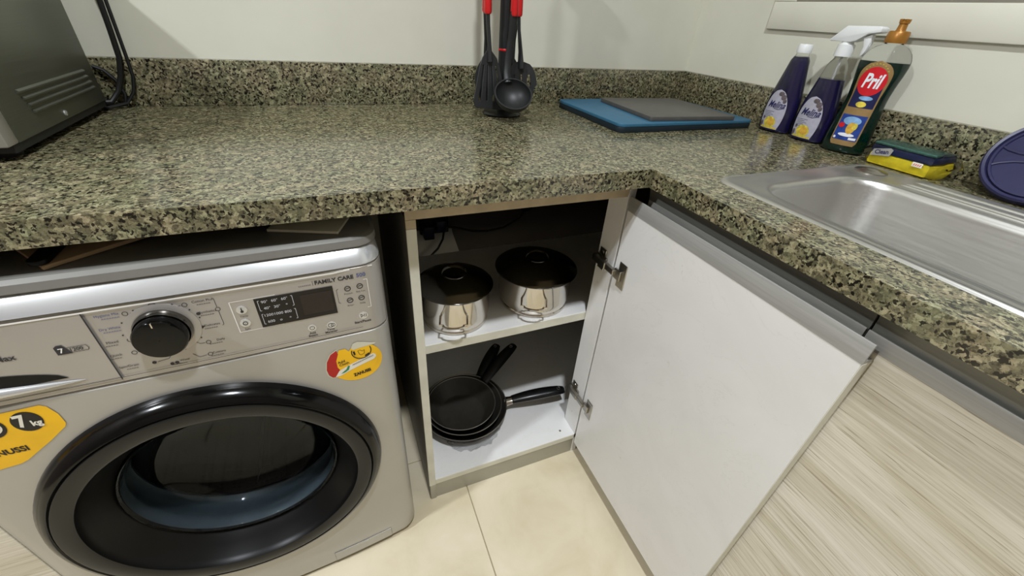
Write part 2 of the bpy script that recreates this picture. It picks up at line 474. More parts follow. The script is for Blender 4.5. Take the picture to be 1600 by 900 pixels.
def sink():
    e = empty('kitchen_sink', (-0.33, -1.0, H)); tag(e, 'stainless steel inset sink bowl with raised rim set in the granite', 'sink')
    O = Vector((0.33, 1.0, -H))
    ox0, ox1, oy0, oy1 = -0.527, -0.120, -1.55, -0.69
    bx0, bx1, by0, by1 = SINK['x0'], SINK['x1'], SINK['y0'], SINK['y1']
    def o(i, z, r): return rrect(ox0+i, ox1-i, oy0+i, oy1-i, r, z)
    def q(i, z, r): return rrect(bx0+i, bx1-i, by0+i, by1-i, r, z)
    L = [o(0, H+0.0002, 0.03), o(0.0015, H+0.003, 0.03), o(0.005, H+0.0042, 0.028), o(0.010, H+0.0036, 0.025), o(0.014, H+0.0022, 0.022),
         q(-0.012, H+0.0022, 0.072), q(-0.008, H+0.0034, 0.068), q(-0.003, H+0.0034, 0.064), q(0.001, H+0.001, 0.06), q(0.004, H-0.008, 0.058),
         q(0.010, H-0.13, 0.055), q(0.018, H-0.148, 0.05), q(0.034, H-0.158, 0.045), q(0.08, H-0.160, 0.03)]
    b = B().loft([[Vector(p)+O for p in l] for l in L], False, True)
    bowl = b.obj('bowl', 'sink_steel', e, angle=50)
    # raised ribs on the back ledge
    for x in (-0.196, -0.180, -0.150):
        B().tube([(x+0.33, y+1.0, 0.0022) for y in (-0.80, -0.81, -1.10, -1.40, -1.41)], [0.0005, 0.0028, 0.0028, 0.0028, 0.0005], 8).obj('ledge_rib', 'sink_steel', e)
    # pop-up waste knob on the corner of the ledge
    M = Matrix.Translation(Vector((-0.170, -0.733, H+0.0022))+O)
    B().lathe([(0.0270, -0.0005), (0.0268, 0.0018), (0.0235, 0.0034), (0.0170, 0.0040), (0.0150, 0.0052), (0.0080, 0.0068), (0.0005, 0.0072)], 36, M).obj('waste_knob', 'hinge_steel', e)
    M = Matrix.Translation(Vector(((bx0+bx1)/2, (by0+by1)/2, H-0.1595))+O)
    B().lathe([(0.042, 0), (0.040, 0.002), (0.03, 0.001), (0.028, -0.004), (0.0005, -0.004)], 32, M).obj('drain', 'hinge_steel', e)
sink()

# ------------------------------------------------------------------ open cabinet
YC = -0.5655
def base_cabinet():
    e = empty('base_cabinet', (-0.80, -0.30, 0)); tag(e, 'white corner base cabinet with open door, one shelf and grey plinth', 'cabinet')
    def bx(n, m, *a, bevel=0.0006, parent=None, label=None):
        b = B().box(*a); b.v = [(x+0.80, y+0.30, z) for x, y, z in b.v]
        return b.obj(n, m, parent or e, bevel=bevel, seg=1, label=label)
    top = H-TE-0.0005
    sp = bx('side_panel', 'white_laminate', -1.0225, -1.007, YC+0.001, -0.004, 0.0, top)
    bx('edge_strip', 'edge_band', -1.0235, -1.0065, YC-0.0005, YC+0.001, 0.062, 0.808, parent=sp)
    bx('outer_skin', 'panel_outside', -1.0235, -1.0225, YC+0.002, -0.004, 0.0, top, parent=sp)
    bx('bottom_panel', 'white_laminate', -1.0065, -0.022, YC+0.001, -0.02, 0.066, 0.083)
    bx('bottom_edge', 'edge_band', -1.0065, -0.589, YC-0.0005, YC+0.001, 0.064, 0.083)
    sh = bx('shelf', 'white_laminate', -1.0065, -0.022, -0.499, -0.105, 0.468, 0.4917)
    bx('edge_strip', 'edge_band', -1.0065, -0.56, -0.5005, -0.499, 0.468, 0.4917, parent=sh)
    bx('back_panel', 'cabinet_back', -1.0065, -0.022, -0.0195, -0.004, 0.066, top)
    bx('top_rail', 'raw_board', -1.0235, -0.591, YC-0.0005, YC+0.085, 0.8244, 0.8412)
    bx('front_spacer', 'raw_board', -1.0235, -0.56, YC+0.02, YC+0.085, 0.8415, top)
    bx('edge_shadow', 'raw_board', -1.0235, -1.0065, YC-0.0007, YC+0.003, 0.8085, 0.8243)  # brown cap painting in the worktop's shadow on the panel edge
    st = bx('corner_stile', 'white_laminate', -0.588, -0.571, YC+0.001, -0.5035, 0.0, top)
    bx('plinth', 'plinth_grey', -1.012, -0.588, YC+0.002, YC+0.016, 0.0, 0.0655)
    # plinth end clip
    b = B().box(-1.0225, -1.0065, YC-0.001, YC+0.02, 0.0, 0.0625); b.v = [(x+0.80, y+0.30, z) for x, y, z in b.v]
    b.obj('plinth_clip', 'plinth_grey', e, bevel=0.002)
    # open door, standing at right angles to the front
    dx0, dx1, dy0, dy1 = -0.5905, -0.5735, -1.027, -0.5735
    d = bx('door', 'white_laminate', dx0, dx1, dy0, dy1, 0.056, 0.800, label='white inside of the open door')
    bx('edge_strip', 'edge_band', dx0, dx1, dy0-0.0012, dy0, 0.056, 0.800, parent=d)
    bx('front_laminate', 'wood_along_y', dx1, dx1+0.001, dy0-0.001, dy1, 0.056, 0.800, parent=d)
    # aluminium handle profile along the top
    prof = [(dx0-0.0005, 0.8002), (dx0-0.0005, 0.8285), (dx0, 0.8295), (dx0+0.0015, 0.8295), (dx0+0.002, 0.8285), (dx0+0.002, 0.806), (dx1, 0.8035), (dx1, 0.8002)]
    loops = [[(x+0.80, y+0.30, z) for x, z in prof] for y in (dy0-0.001, dy1)]
    B().loft(loops).obj('handle_profile', 'aluminium', d)
    # two concealed hinges
    for zc in (0.662, 0.236):
        h = B()
        x = -0.5882
        h.box(x-0.0025, x, -0.536, -0.512, zc+0.008, zc+0.026)           # mounting wing, upper
        h.box(x-0.0025, x, -0.536, -0.512, zc-0.026, zc-0.008)
        h.box(x-0.006, x, -0.545, -0.507, zc-0.010, zc+0.010)            # mounting plate
        h.box(x-0.017, x-0.006, -0.556, -0.507, zc-0.008, zc+0.008)      # arm
        h.box(x-0.015, x-0.005, -0.586, -0.554, zc-0.0065, zc+0.0065)    # link
        h.v = [(a+0.80, bb+0.30, c) for a, bb, c in h.v]
        ho = h.obj('hinge', 'hinge_steel', e, bevel=0.0012, seg=1)
        c = B()
        c.box(dx0-0.0025, dx0, -0.616, -0.590, zc-0.030, zc+0.030)       # cup flange on the door
        c.box(dx0-0.008, dx0-0.002, -0.605, -0.583, zc-0.012, zc+0.012)
        c.v = [(a+0.80, bb+0.30, cc) for a, bb, cc in c.v]
        c.obj('hinge_cup', 'hinge_steel', ho, bevel=0.0012, seg=1)
        for zz in (zc+0.017, zc-0.017):
            M = Matrix.Translation((x+0.80-0.0025, -0.524+0.30, zz)) @ Matrix.Rotation(-PI/2, 4, 'Y')
            B().lathe([(0.0045, 0), (0.004, 0.0015), (0.0005, 0.0015)], 12, M).obj('screw', 'hinge_steel', ho)
    M = Matrix.Translation((-0.6236+0.80, -0.5404+0.30, 0.083))
    B().lathe([(0.0035, 0.0), (0.003, 0.0006), (0.0004, 0.0006)], 12, M).obj('screw_cap', 'panel_outside', e)
base_cabinet()

# ------------------------------------------------------------------ sink-side run of cabinets
def sink_cabinet():
    e = empty('sink_cabinet', (-0.30, -1.45, 0)); tag(e, 'sink cabinet with pale wood-grain doors and aluminium handle rail', 'cabinet')
    def bx(n, m, *a, bevel=0.0006, parent=None):
        b = B().box(*a); b.v = [(x+0.30, y+1.45, z) for x, y, z in b.v]; return b.obj(n, m, parent or e, bevel=bevel, seg=1)
    top = H-TE-0.0005
    bx('side_panel', 'white_laminate', -0.5485, -0.01, -0.632, -0.616, 0.0, 0.70)
    bx('side_panel', 'white_laminate', -0.5485, -0.01, -2.29, -2.274, 0.0, 0.70)
    bx('bottom_panel', 'white_laminate', -0.5485, -0.01, -2.273, -0.633, 0.066, 0.082)
    bx('plinth', 'plinth_grey', -0.535, -0.52, -2.27, -0.58, 0.0, 0.065)
    for y0, y1 in ((-1.0035, -0.600), (-1.575, -1.0065), (-2.29, -1.578)):
        d = bx('door', 'wood_along_y', -0.5665, -0.5495, y0, y1, 0.056, 0.8085)
        prof = [(-0.5675, 0.8087), (-0.5675, 0.8285), (-0.567, 0.8295), (-0.5655, 0.8295), (-0.565, 0.8285), (-0.565, 0.8087)]
        B().loft([[(x+0.30, y+1.45, z) for x, z in prof] for y in (y0, y1)]).obj('handle_profile', 'aluminium', d)
    # finger channel under the worktop, in two lengths
    for y0, y1 in ((-1.0035, -0.592), (-2.29, -1.0062)):
        prof = [(-0.5700, top), (-0.5695, top-0.004), (-0.5630, top-0.020), (-0.5610, top-0.034), (-0.5615, 0.8105), (-0.557, 0.8095), (-0.557, top)]
        B().loft([[(x+0.30, y+1.45, z) for x, z in prof] for y in (y0, y1)]).obj('finger_channel', 'aluminium_dark', e)
sink_cabinet()

def end_cabinet():
    e = empty('end_cabinet', (-2.05, -0.30, 0)); tag(e, 'pale wood-grain base cabinet beside the washing machine', 'cabinet')
    def bx(n, m, *a, bevel=0.0006, parent=None):
        b = B().box(*a); b.v = [(x+2.05, y+0.30, z) for x, y, z in b.v]; return b.obj(n, m, parent or e, bevel=bevel, seg=1)
    bx('carcass', 'white_laminate', -2.44, -1.704, -0.56, -0.01, 0.066, 0.865)
    bx('plinth', 'plinth_grey', -2.44, -1.704, -0.55, -0.53, 0.0, 0.065)
    bx('side_panel', 'wood_along_x', -1.7035, -1.688, -0.58, -0.01, 0.0, 0.865)
    d = bx('door', 'wood_along_x', -2.06, -1.688, -0.60, -0.581, 0.056, 0.81)
    bx('handle_profile', 'aluminium', -2.06, -1.688, -0.601, -0.585, 0.8102, 0.829, parent=d)
    d = bx('door', 'wood_along_x', -2.44, -2.063, -0.60, -0.581, 0.056, 0.81)
    bx('handle_profile', 'aluminium', -2.44, -2.063, -0.601, -0.585, 0.8102, 0.829, parent=d)
end_cabinet()

# ------------------------------------------------------------------ washing machine
def washing_machine():
    e = empty('washing_machine', (-1.3685, -0.630, 0), math.atan(0.028))
    tag(e, 'silver front-loading washing machine with black round door under the worktop', 'washing machine')
    HW, RC, DEP = 0.2985, 0.034, 0.545
    us = [-HW + RC*(1-math.cos(PI/2*k/6)) for k in range(7)]
    us += [-HW+RC + (2*(HW-RC))*k/24 for k in range(1, 24)] + [-u for u in reversed(us)]
    def vf(u, bow, inset=0.0):
        t = min(1, abs(u)/HW); y = -bow*(1-t*t)
        a = abs(u)-(HW-RC)
        if a > 0: y += RC - math.sqrt(max(0, RC*RC-a*a))
        return y+inset
    def loop(z, bow, inset=0.0, shrink=0.0):
        k = (HW-shrink)/HW
        return [(u*k, vf(u, bow, inset), z) for u in us] + [(HW-shrink, DEP, z), (-HW+shrink, DEP, z)]
    def bowz(z): return 0.004 + 0.016*max(0, (0.66-z)/0.66)
    zs = [0.014, 0.016, 0.02] + [0.02+0.636*k/10 for k in range(1, 11)]
    L = [loop(0.014, bowz(0), 0.008, 0.006), loop(0.018, bowz(0), 0.002, 0.002)]
    L += [loop(z, bowz(z)) for z in [0.024+0.632*k/10 for k in range(11)]]
    L += [loop(0.6615, 0.004, 0.0006), loop(0.664, 0.004, 0.003, 0.002)]
    b = B().loft(L)
    me = bpy.data.meshes.new('body'); me.from_pydata(b.v, [], b.f)
    bm = bmesh.new(); bm.from_mesh(me); bmesh.ops.recalc_face_normals(bm, faces=bm.faces); bm.to_mesh(me); bm.free()
    DC = (0.0, 0.38)
    MD = Matrix.Translation((DC[0], 0, DC[1])) @ Matrix.Rotation(-PI/2, 4, 'X')     # lathe axis +z -> local +y
    MD = Matrix.Translation((DC[0], 0, DC[1])) @ Matrix(((1,0,0,0),(0,0,1,0),(0,-1,0,0),(0,0,0,1)))
    c = B().lathe([(0.216, -0.1), (0.216, 0.46)], 96, MD, (True, True))
    mc = bpy.data.meshes.new('cut'); mc.from_pydata(c.v, [], c.f)
    bm = bmesh.new(); bm.from_mesh(mc); bmesh.ops.recalc_face_normals(bm, faces=bm.faces); bm.to_mesh(mc); bm.free()
    oa = bpy.data.objects.new('tmp_body', me); ob = bpy.data.objects.new('tmp_cut', mc)
    COL.objects.link(oa); COL.objects.link(ob)
    md = oa.modifiers.new('b', 'BOOLEAN'); md.object = ob; md.operation = 'DIFFERENCE'; md.solver = 'EXACT'
    dg = bpy.context.evaluated_depsgraph_get()
    res = bpy.data.meshes.new_from_object(oa.evaluated_get(dg))
    bpy.data.objects.remove(oa); bpy.data.objects.remove(ob)
    res.name = 'body'
    finish(res, 'body', 'silver_body', e, angle=30)
    # fascia, top bevel in paler silver painting in light from above, and lid
    B().loft([loop(0.6645, 0.004, 0.003, 0.002), loop(0.667, 0.004), loop(0.7845, 0.004), loop(0.7865, 0.004, 0.0025, 0.001)]).obj('fascia', 'silver_fascia', e, angle=30)
    B().loft([loop(0.787, 0.004, 0.002, 0.001), loop(0.789, 0.006, -0.001), loop(0.792, 0.005, 0.0), loop(0.8095, 0.004, 0.012, 0.003), loop(0.8115, 0.004, 0.015, 0.004)]).obj('top_bevel', 'silver_bright', e, angle=40)
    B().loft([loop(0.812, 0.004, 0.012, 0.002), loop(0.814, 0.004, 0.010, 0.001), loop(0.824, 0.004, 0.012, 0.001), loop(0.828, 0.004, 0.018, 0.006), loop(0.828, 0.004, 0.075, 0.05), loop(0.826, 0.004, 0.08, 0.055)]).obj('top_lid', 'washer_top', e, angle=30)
    for sx in (-0.24, 0.24):
        for y in (0.06, 0.49):
            B().lathe([(0.0005, 0), (0.022, 0), (0.022, 0.008), (0.012, 0.010), (0.012, 0.016)], 20, Matrix.Translation((sx, y, 0))).obj('foot', 'black_matte', e)
    def F(off=0.0):     # map (u, z) onto the fascia plane, proud by off
        return lambda u, z: (u, vf(u, 0.004)-off, z)
    def FB(off=0.0):    # onto the lower front
        return lambda u, z: (u, vf(u, bowz(z))-off, z)
    def decal(name, material, build, parent, off=0.0006, f=F):
        b = B(); build(b, f(off)); o = b.obj(name, material, parent, smooth=False); return o
    def txt(b, f, s, u, z, size, align='CENTER', bold=0.0, shear=0.0, width=None):
        vs, fs = text2d(s, size, bold, shear, align, width); b.add([f(u+x, z+y) for x, y in vs], fs)
    # detergent drawer: front proud of the fascia, shade of the handle scoop painted as a black patch
    dr = [(-0.283, 0.671), (-0.053, 0.671), (-0.053, 0.7835), (-0.283, 0.7835)]
    n = 16
    rows = []
    b = B()
    top = [(-0.2855+(0.2315)*k/n) for k in range(n+1)]
    lo = [[(u, vf(u, 0.004)-0.0015, z) for u in top] for z in (0.673, 0.7835)]
    bk = [[(u, vf(u, 0.004)+0.02, z) for u in top] for z in (0.673, 0.7835)]
    b.loft([bk[0], lo[0], lo[1], bk[1]], False, False, closed=False)
    for k in (0, n):
        b.add([lo[0][k], lo[1][k], bk[1][k], bk[0][k]], [(0, 1, 2, 3)])
    drawer = b.obj('detergent_drawer', 'silver_fascia', e, angle=30)
    def lens(b, f, u0, u1, zc, zlo, zhi, n=24):
        vs, fs = [], []
        for k in range(n+1):
            t = k/n; u = u0+(u1-u0)*t; w = (math.sin(PI*t))**0.6 if 0 < t < 1 else 0.0
            vs += [f(u, zc(u)+zlo*w), f(u, zc(u)+zhi*w)]
        for k in range(n): fs.append((2*k, 2*k+2, 2*k+3, 2*k+1))
        b.add(vs, fs)
    decal('scoop_shade', 'black_satin', lambda b, f: lens(b, f, -0.300, -0.100, lambda u: 0.692, 0.0, 0.024), drawer, 0.0022)
    # rounded chrome lip of the handle
    loops = []
    for k in range(25):
        t = k/24; u = -0.285+(0.199)*t; w = max(0.02, (math.sin(PI*min(1, t*0.5+0.5)))**0.7)
        zc = 0.694-0.010*t
        loops.append([(u, vf(u, 0.004)-0.0018-0.010*w*max(0, math.sin(a)), zc+0.010*w*math.cos(a)) for a in [PI*i/8 for i in range(9)]])
    B().loft(loops, True, True, closed=False).obj('drawer_lip', 'silver_bright', drawer)
    decal('lettering', 'fascia_print', lambda b, f: txt(b, f, 'Max', -0.1405, 0.7366, 0.011, bold=0.0002), drawer, 0.0022)
    def kgbadge(b, f):
        b.add([f(*p) for p in [(-0.0955, 0.7285), (-0.0815, 0.7285), (-0.087, 0.7425), (-0.0925, 0.7425), (-0.0955, 0.740)]], [(0, 1, 2, 3, 4)])
        txt(b, f, '1200', -0.0765, 0.7335, 0.0068, width=0.012, bold=0.0001)
        line2d(b, f, [(-0.083, 0.7295), (-0.066, 0.7295), (-0.0645, 0.733), (-0.066, 0.7375), (-0.084, 0.7375)], 0.0006)
    decal('capacity_badge', 'fascia_print', kgbadge, drawer, 0.0022)
    decal('lettering', 'fascia_line_white', lambda b, f: txt(b, f, '7', -0.090, 0.7345, 0.010, bold=0.0002), drawer, 0.0028)
    # programme dial
    KC = (0.0140, 0.7390)
    MK = Matrix.Translation((KC[0], vf(KC[0], 0.004), KC[1])) @ Matrix(((1,0,0,0),(0,0,-1,0),(0,1,0,0),(0,0,0,1)))   # axis toward the room
    B().lathe([(0.040, -0.001), (0.040, 0.0012), (0.034, 0.0024), (0.031, 0.002)], 48, MK).obj('dial_ring', 'silver_fascia', e)
    kn = B().lathe([(0.030, 0.001), (0.030, 0.004), (0.0280, 0.006), (0.0290, 0.022), (0.0270, 0.0255), (0.018, 0.0265), (0.0005, 0.0265)], 48, MK).obj('dial_knob', 'black_gloss', e)
    B().lathe([(0.0318, 0.0020), (0.0318, 0.0050), (0.0300, 0.0110), (0.0296, 0.004)], 48, MK).obj('knob_skirt', 'pot_lid', kn)
    b = B().box(-0.0007, 0.0007, 0.0215, 0.0280, 0.0240, 0.0268); b.xform(MK); b.obj('pointer', 'pot_steel', kn)
    # printed programme names
    def names(b, f):
        L = [('Hygiene Mix', -0.024, 0.7735), ('Dry White', -0.028, 0.7530), ('Mixed', -0.034, 0.7325), ('Quick', -0.038, 0.7115), ('Spin/Drain', -0.031, 0.6895)]
        return L
    def prog(b, f):
        for s, u, z in [('Mixed', -0.036, 0.7325), ('Quick', -0.040, 0.7115), ('Spin/Drain', -0.030, 0.6905)]:
            txt(b, f, s, u, z, 0.0050, 'RIGHT')
            for q in range(5):
                x = u-0.002-q*0.0026; line2d(b, f, [(x, z-0.0055), (x-0.0012, z-0.0046), (x-0.002, z-0.0056)], 0.0006)
        for s, u, z in [('Cotton Plus', 0.0745, 0.7725), ('Synthetics', 0.0735, 0.7545), ('Delicates', 0.0715, 0.7325), ('Daily', 0.0695, 0.7055), ('Cottons', 0.0650, 0.6845), ('Wool', 0.021, 0.6825)]:
            txt(b, f, s, u+0.003, z, 0.0048, 'RIGHT')
            for q in range(6):
                x = u-0.001-q*0.0026; line2d(b, f, [(x, z-0.0055), (x-0.0012, z-0.0046), (x-0.002, z-0.0056)], 0.0006)
        # power mark, dots and leader lines round the dial
        ring2d(b, f, 0.0135+0.001, 0.7765, 0.0042, 0.0008); line2d(b, f, [(0.0145, 0.7745), (0.0145, 0.7785)], 0.0008)
        for ang in (118, 150, 178, 205, 238, 285, 322, 350, 12, 35, 62):
            a = math.radians(ang); u, z = KC[0]+0.0425*math.cos(a), KC[1]+0.040*math.sin(a)
            b.add([f(*p) for p in circ(u, z, 0.0010, n=10)], [tuple(range(10))])
        for u, z in ((0.046, 0.7705), (-0.015, 0.7715), (-0.020, 0.7515), (-0.0245, 0.7315), (-0.0275, 0.7105), (0.053, 0.7045), (0.049, 0.6835)):
            ring2d(b, f, u, z, 0.0028, 0.0007, 12)
        for u, z in ((0.056, 0.7535), (0.053, 0.7315), (-0.014, 0.688), (0.009, 0.6805), (0.0035, 0.680)):
            b.add([f(*p) for p in circ(u, z, 0.0025, n=8)], [tuple(range(8))])
        line2d(b, f, [(0.0415, 0.7705), (0.037, 0.7695), (0.0355, 0.7665)], 0.0006)
        line2d(b, f, [(0.049, 0.7045), (0.044, 0.7045), (0.040, 0.708)], 0.0006)
        line2d(b, f, [(0.0445, 0.6830), (0.036, 0.682), (0.030, 0.690)], 0.0006)
        line2d(b, f, [(-0.010, 0.7715), (-0.006, 0.769)], 0.0006)
        line2d(b, f, [(-0.010, 0.688), (0.003, 0.690), (0.008, 0.696)], 0.0006)
        line2d(b, f, [(-0.0235, 0.7105), (-0.016, 0.714)], 0.0006)
        line2d(b, f, [(0.0765, 0.7745), (0.0785, 0.7725), (0.0785, 0.7590)], 0.0006)
        ring2d(b, f, 0.0785, 0.7555, 0.0028, 0.0007, 12)
        line2d(b, f, [(0.0785, 0.7520), (0.0785, 0.7300), (0.0765, 0.7285)], 0.0006)
    decal('programme_print', 'fascia_print', prog, e)
    def prog2(b, f):
        for s, u, z in [('Hygiene Mix', -0.0195, 0.7735), ('Dry White', -0.025, 0.7535)]:
            txt(b, f, s, u-0.001, z, 0.0048, 'RIGHT')
            for q in range(7):
                x = u-0.002-q*0.0026; line2d(b, f, [(x, z-0.0055), (x-0.0012, z-0.0046), (x-0.002, z-0.0056)], 0.0006)
    decal('programme_print', 'fascia_print_blue', prog2, e)
    decal('fascia_seam', 'fascia_print', lambda b, f: (line2d(b, f, [(-0.0535, 0.672), (-0.0535, 0.7835)], 0.0016), line2d(b, f, [(-0.27+0.0525*k, 0.6755) for k in range(11)], 0.0007)), e, 0.0022)
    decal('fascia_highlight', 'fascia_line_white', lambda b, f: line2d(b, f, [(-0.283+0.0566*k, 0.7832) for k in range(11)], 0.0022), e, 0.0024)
    # control panel: thin white frame, display, touch buttons
    decal('panel_frame', 'fascia_line_white', lambda b, f: line2d(b, f, [(0.093, 0.7105), (0.093, 0.7625), (0.2725, 0.7625), (0.2725, 0.7105), (0.093, 0.7105)], 0.0011), e)
    disp = decal('display', 'dark_screen', lambda b, f: [b.add([f(0.1215+0.0254*k, 0.7118), f(0.1215+0.0254*(k+1), 0.7118), f(0.1215+0.0254*(k+1), 0.7613), f(0.1215+0.0254*k, 0.7613)], [(0, 1, 2, 3)]) for k in range(4)], e, 0.0009)
    decal('digit_window', 'screen_window', lambda b, f: b.add([f(0.178, 0.719), f(0.2195, 0.719), f(0.2195, 0.755), f(0.178, 0.755)], [(0, 1, 2, 3)]), disp, 0.0012)
    def screen(b, f):
        for r, (z, ws) in enumerate(((0.7545, ('90°', '60°', '60°')), (0.7435, ('40°', '30°', '*')), (0.7315, ('1200', '1000', '800')), (0.7200, ('600', 'o', '*')))):
            for k, s in enumerate(ws): txt(b, f, s, 0.1335+0.0125*k+0.001*(r % 2), z, 0.0062)
        for z0, z1 in ((0.7405, 0.7575), (0.717, 0.7345)):
            line2d(b, f, [(0.1275, z1), (0.1255, z1), (0.1255, z0), (0.1275, z0)], 0.0006)
            line2d(b, f, [(0.1665, z1), (0.1685, z1), (0.1685, z0), (0.1665, z0)], 0.0006)
    decal('display_print', 'screen_print', screen, disp, 0.0012)
    for u, z in ((0.1042, 0.7473), (0.103, 0.7249)):
        M = Matrix.Translation((u, vf(u, 0.004), z)) @ Matrix(((1,0,0,0),(0,0,-1,0),(0,1,0,0),(0,0,0,1)))
        bt = B().lathe([(0.0068, -0.001), (0.0066, 0.0010), (0.0005, 0.0014)], 24, M).obj('touch_button', 'silver_bright', e)
        if z > 0.74: decal('button_mark', 'fascia_print', lambda b, f: (line2d(b, f, [(u, z-0.001), (u, z+0.004)], 0.0014), b.add([f(*p) for p in circ(u, z-0.002, 0.002, n=10)], [tuple(range(10))])), bt, 0.0018)
        else: decal('button_mark', 'fascia_print', lambda b, f: ring2d(b, f, u, z, 0.0028, 0.001, 14), bt, 0.0018)
    def marks(b, f):
        for s, u, z in (('Temp', 0.1042, 0.7365), ('Spin', 0.103, 0.7140)): txt(b, f, s, u, z, 0.0042)
        for u, z in ((0.2431, 0.7504), (0.2608, 0.7513), (0.2436, 0.7289), (0.2606, 0.7298)):
            ring2d(b, f, u, z+0.001, 0.0042, 0.0012, 12); line2d(b, f, [(u-0.003, z+0.001), (u+0.003, z+0.002)], 0.001)
        for s, u, z in (('Prewash', 0.2431, 0.7425), ('Easy Iron', 0.2610, 0.7430), ('Rinse+', 0.2436, 0.7205), ('Delay', 0.2610, 0.7210)): txt(b, f, s, u, z, 0.0036)
        line2d(b, f, [(0.2300, 0.7535), (0.2275, 0.7520), (0.2275, 0.7290), (0.2300, 0.7275)], 0.0006)
        ring2d(b, f, 0.183, 0.6925, 0.0032, 0.0008, 14); ring2d(b, f, 0.2091, 0.6905, 0.0036, 0.0008, 14); ring2d(b, f, 0.2125, 0.6905, 0.0028, 0.0008, 14)
        txt(b, f, 'Add', 0.182, 0.6830, 0.0052, bold=0.0001); txt(b, f, 'Steam', 0.182, 0.6780, 0.0052, bold=0.0001)
        txt(b, f, 'Time', 0.208, 0.6830, 0.0052, bold=0.0001); txt(b, f, 'Manager', 0.208, 0.6780, 0.0052, bold=0.0001)
        line2d(b, f, [(0.255, 0.6935), (0.255, 0.6995), (0.2585, 0.6965), (0.255, 0.6935)], 0.0008); line2d(b, f, [(0.2605, 0.6935), (0.2605, 0.6995)], 0.0009); line2d(b, f, [(0.263, 0.6935), (0.263, 0.6995)], 0.0009)
        txt(b, f, 'Start/Pause', 0.2565, 0.6850, 0.0056, bold=0.00015)
        txt(b, f, 'FAMILY CARE', 0.2275, 0.7705, 0.0088, bold=0.0003, width=0.0530)
        line2d(b, f, [(0.1985, 0.767), (0.1985, 0.7745)], 0.0006)
        for q in range(7): line2d(b, f, [(0.1955-q*0.0024, 0.7685), (0.1942-q*0.0024, 0.7692)], 0.0008)
    pp = decal('panel_print', 'fascia_print', marks, e); pp['kind'] = 'stuff'
    decal('series_number', 'fascia_print_blue', lambda b, f: txt(b, f, '500', 0.2650, 0.7712, 0.0088, bold=0.0002, width=0.0135), e)
    for u, z, r in ((0.183, 0.6925, 0.0062), (0.2105, 0.6905, 0.0070), (0.2589, 0.6965, 0.0070)):
        M = Matrix.Translation((u, vf(u, 0.004), z)) @ Matrix(((1,0,0,0),(0,0,-1,0),(0,1,0,0),(0,0,0,1)))
        B().lathe([(r, -0.001), (r*0.97, 0.0003), (0.0005, 0.00045)], 24, M).obj('touch_button', 'silver_bright', e)
    # stickers on the lower front
    def grid_patch(b, f, poly):
        c = (sum(p[0] for p in poly)/len(poly), sum(p[1] for p in poly)/len(poly)); n = len(poly)
        vs = [f(*c)]
        for k in (0.35, 0.7, 1.0): vs += [f(c[0]+(p[0]-c[0])*k, c[1]+(p[1]-c[1])*k) for p in poly]
        fs = [(0, 1+i, 1+(i+1) % n) for i in range(n)]
        for r in range(2): fs += [(1+r*n+i, 1+(r+1)*n+i, 1+(r+1)*n+(i+1) % n, 1+r*n+(i+1) % n) for i in range(n)]
        b.add(vs, fs)
    SC = (0.2355, 0.6035)
    ell = [(SC[0]+0.0415*math.cos(math.radians(a)), SC[1]+0.0405*math.sin(math.radians(a))) for a in range(-128, 92, 6)]
    ell += [(0.231, 0.637), (0.226, 0.630), (0.2215, 0.6375), (0.212, 0.6375)]
    ell += [(0.2035, 0.622), (0.203, 0.602), (0.2065, 0.5905), (0.198, 0.582)]
    st = decal('round_sticker', 'sticker_yellow', lambda b, f: grid_patch(b, f, ell), e, 0.0008, FB)
    decal('sticker_red_segment', 'sticker_red', lambda b, f: grid_patch(b, f, [(0.2075, 0.6385), (0.198, 0.6315), (0.1905, 0.618), (0.1875, 0.602), (0.189, 0.5905), (0.1935, 0.583), (0.199, 0.5825), (0.2085, 0.592), (0.2045, 0.602), (0.2045, 0.616), (0.2095, 0.630)]), st, 0.0009, FB)
    decal('sticker_torn_paper', 'paper_torn', lambda b, f: grid_patch(b, f, [(0.2305, 0.6355), (0.234, 0.6445), (0.2415, 0.6465), (0.251, 0.644), (0.262, 0.6395), (0.270, 0.6365), (0.268, 0.634), (0.256, 0.6335), (0.245, 0.633), (0.2335, 0.6315)]), st, 0.0010, FB)
    decal('sticker_torn_edge', 'paper_torn', lambda b, f: line2d(b, f, [(0.2085, 0.6395), (0.1975, 0.6325), (0.1895, 0.618), (0.1865, 0.601), (0.188, 0.589), (0.1935, 0.5815), (0.1985, 0.5805)], 0.0015), st, 0.0010, FB)
    decal('sticker_white_band', 'sticker_white', lambda b, f: grid_patch(b, f, [(0.198, 0.582), (0.206, 0.594), (0.2245, 0.602), (0.2445, 0.6085), (0.2625, 0.6145), (0.2665, 0.6120), (0.2675, 0.6065), (0.263, 0.6015), (0.245, 0.5965), (0.225, 0.590), (0.206, 0.582)]), st, 0.0011, FB)
    decal('sticker_leaf_mark', 'sticker_green', lambda b, f: grid_patch(b, f, [(0.2075, 0.5865), (0.2135, 0.5875), (0.2205, 0.5915), (0.2235, 0.5995), (0.2205, 0.6005), (0.218, 0.5945), (0.2125, 0.5905)]), st, 0.0014, FB)
    def stk(b, f):
        vs, fs = text2d('ZANUSSI', 0.0090, 0.0004, width=0.0290); a = 0.14
        b.add([f(0.2410+x*math.cos(a)-y*math.sin(a), 0.5780+x*math.sin(a)+y*math.cos(a)) for x, y in vs], fs)
        for s, u, z in (('Add', 0.212, 0.6125), ('Cloth', 0.2155, 0.6065)):
            vs, fs = text2d(s, 0.0070, 0.0001); b.add([f(u+x*math.cos(a)-y*math.sin(a), z+x*math.sin(a)+y*math.cos(a)) for x, y in vs], fs)
        ring2d(b, f, 0.2455, 0.6255, 0.0155, 0.0016, 24, math.radians(160), math.radians(385))
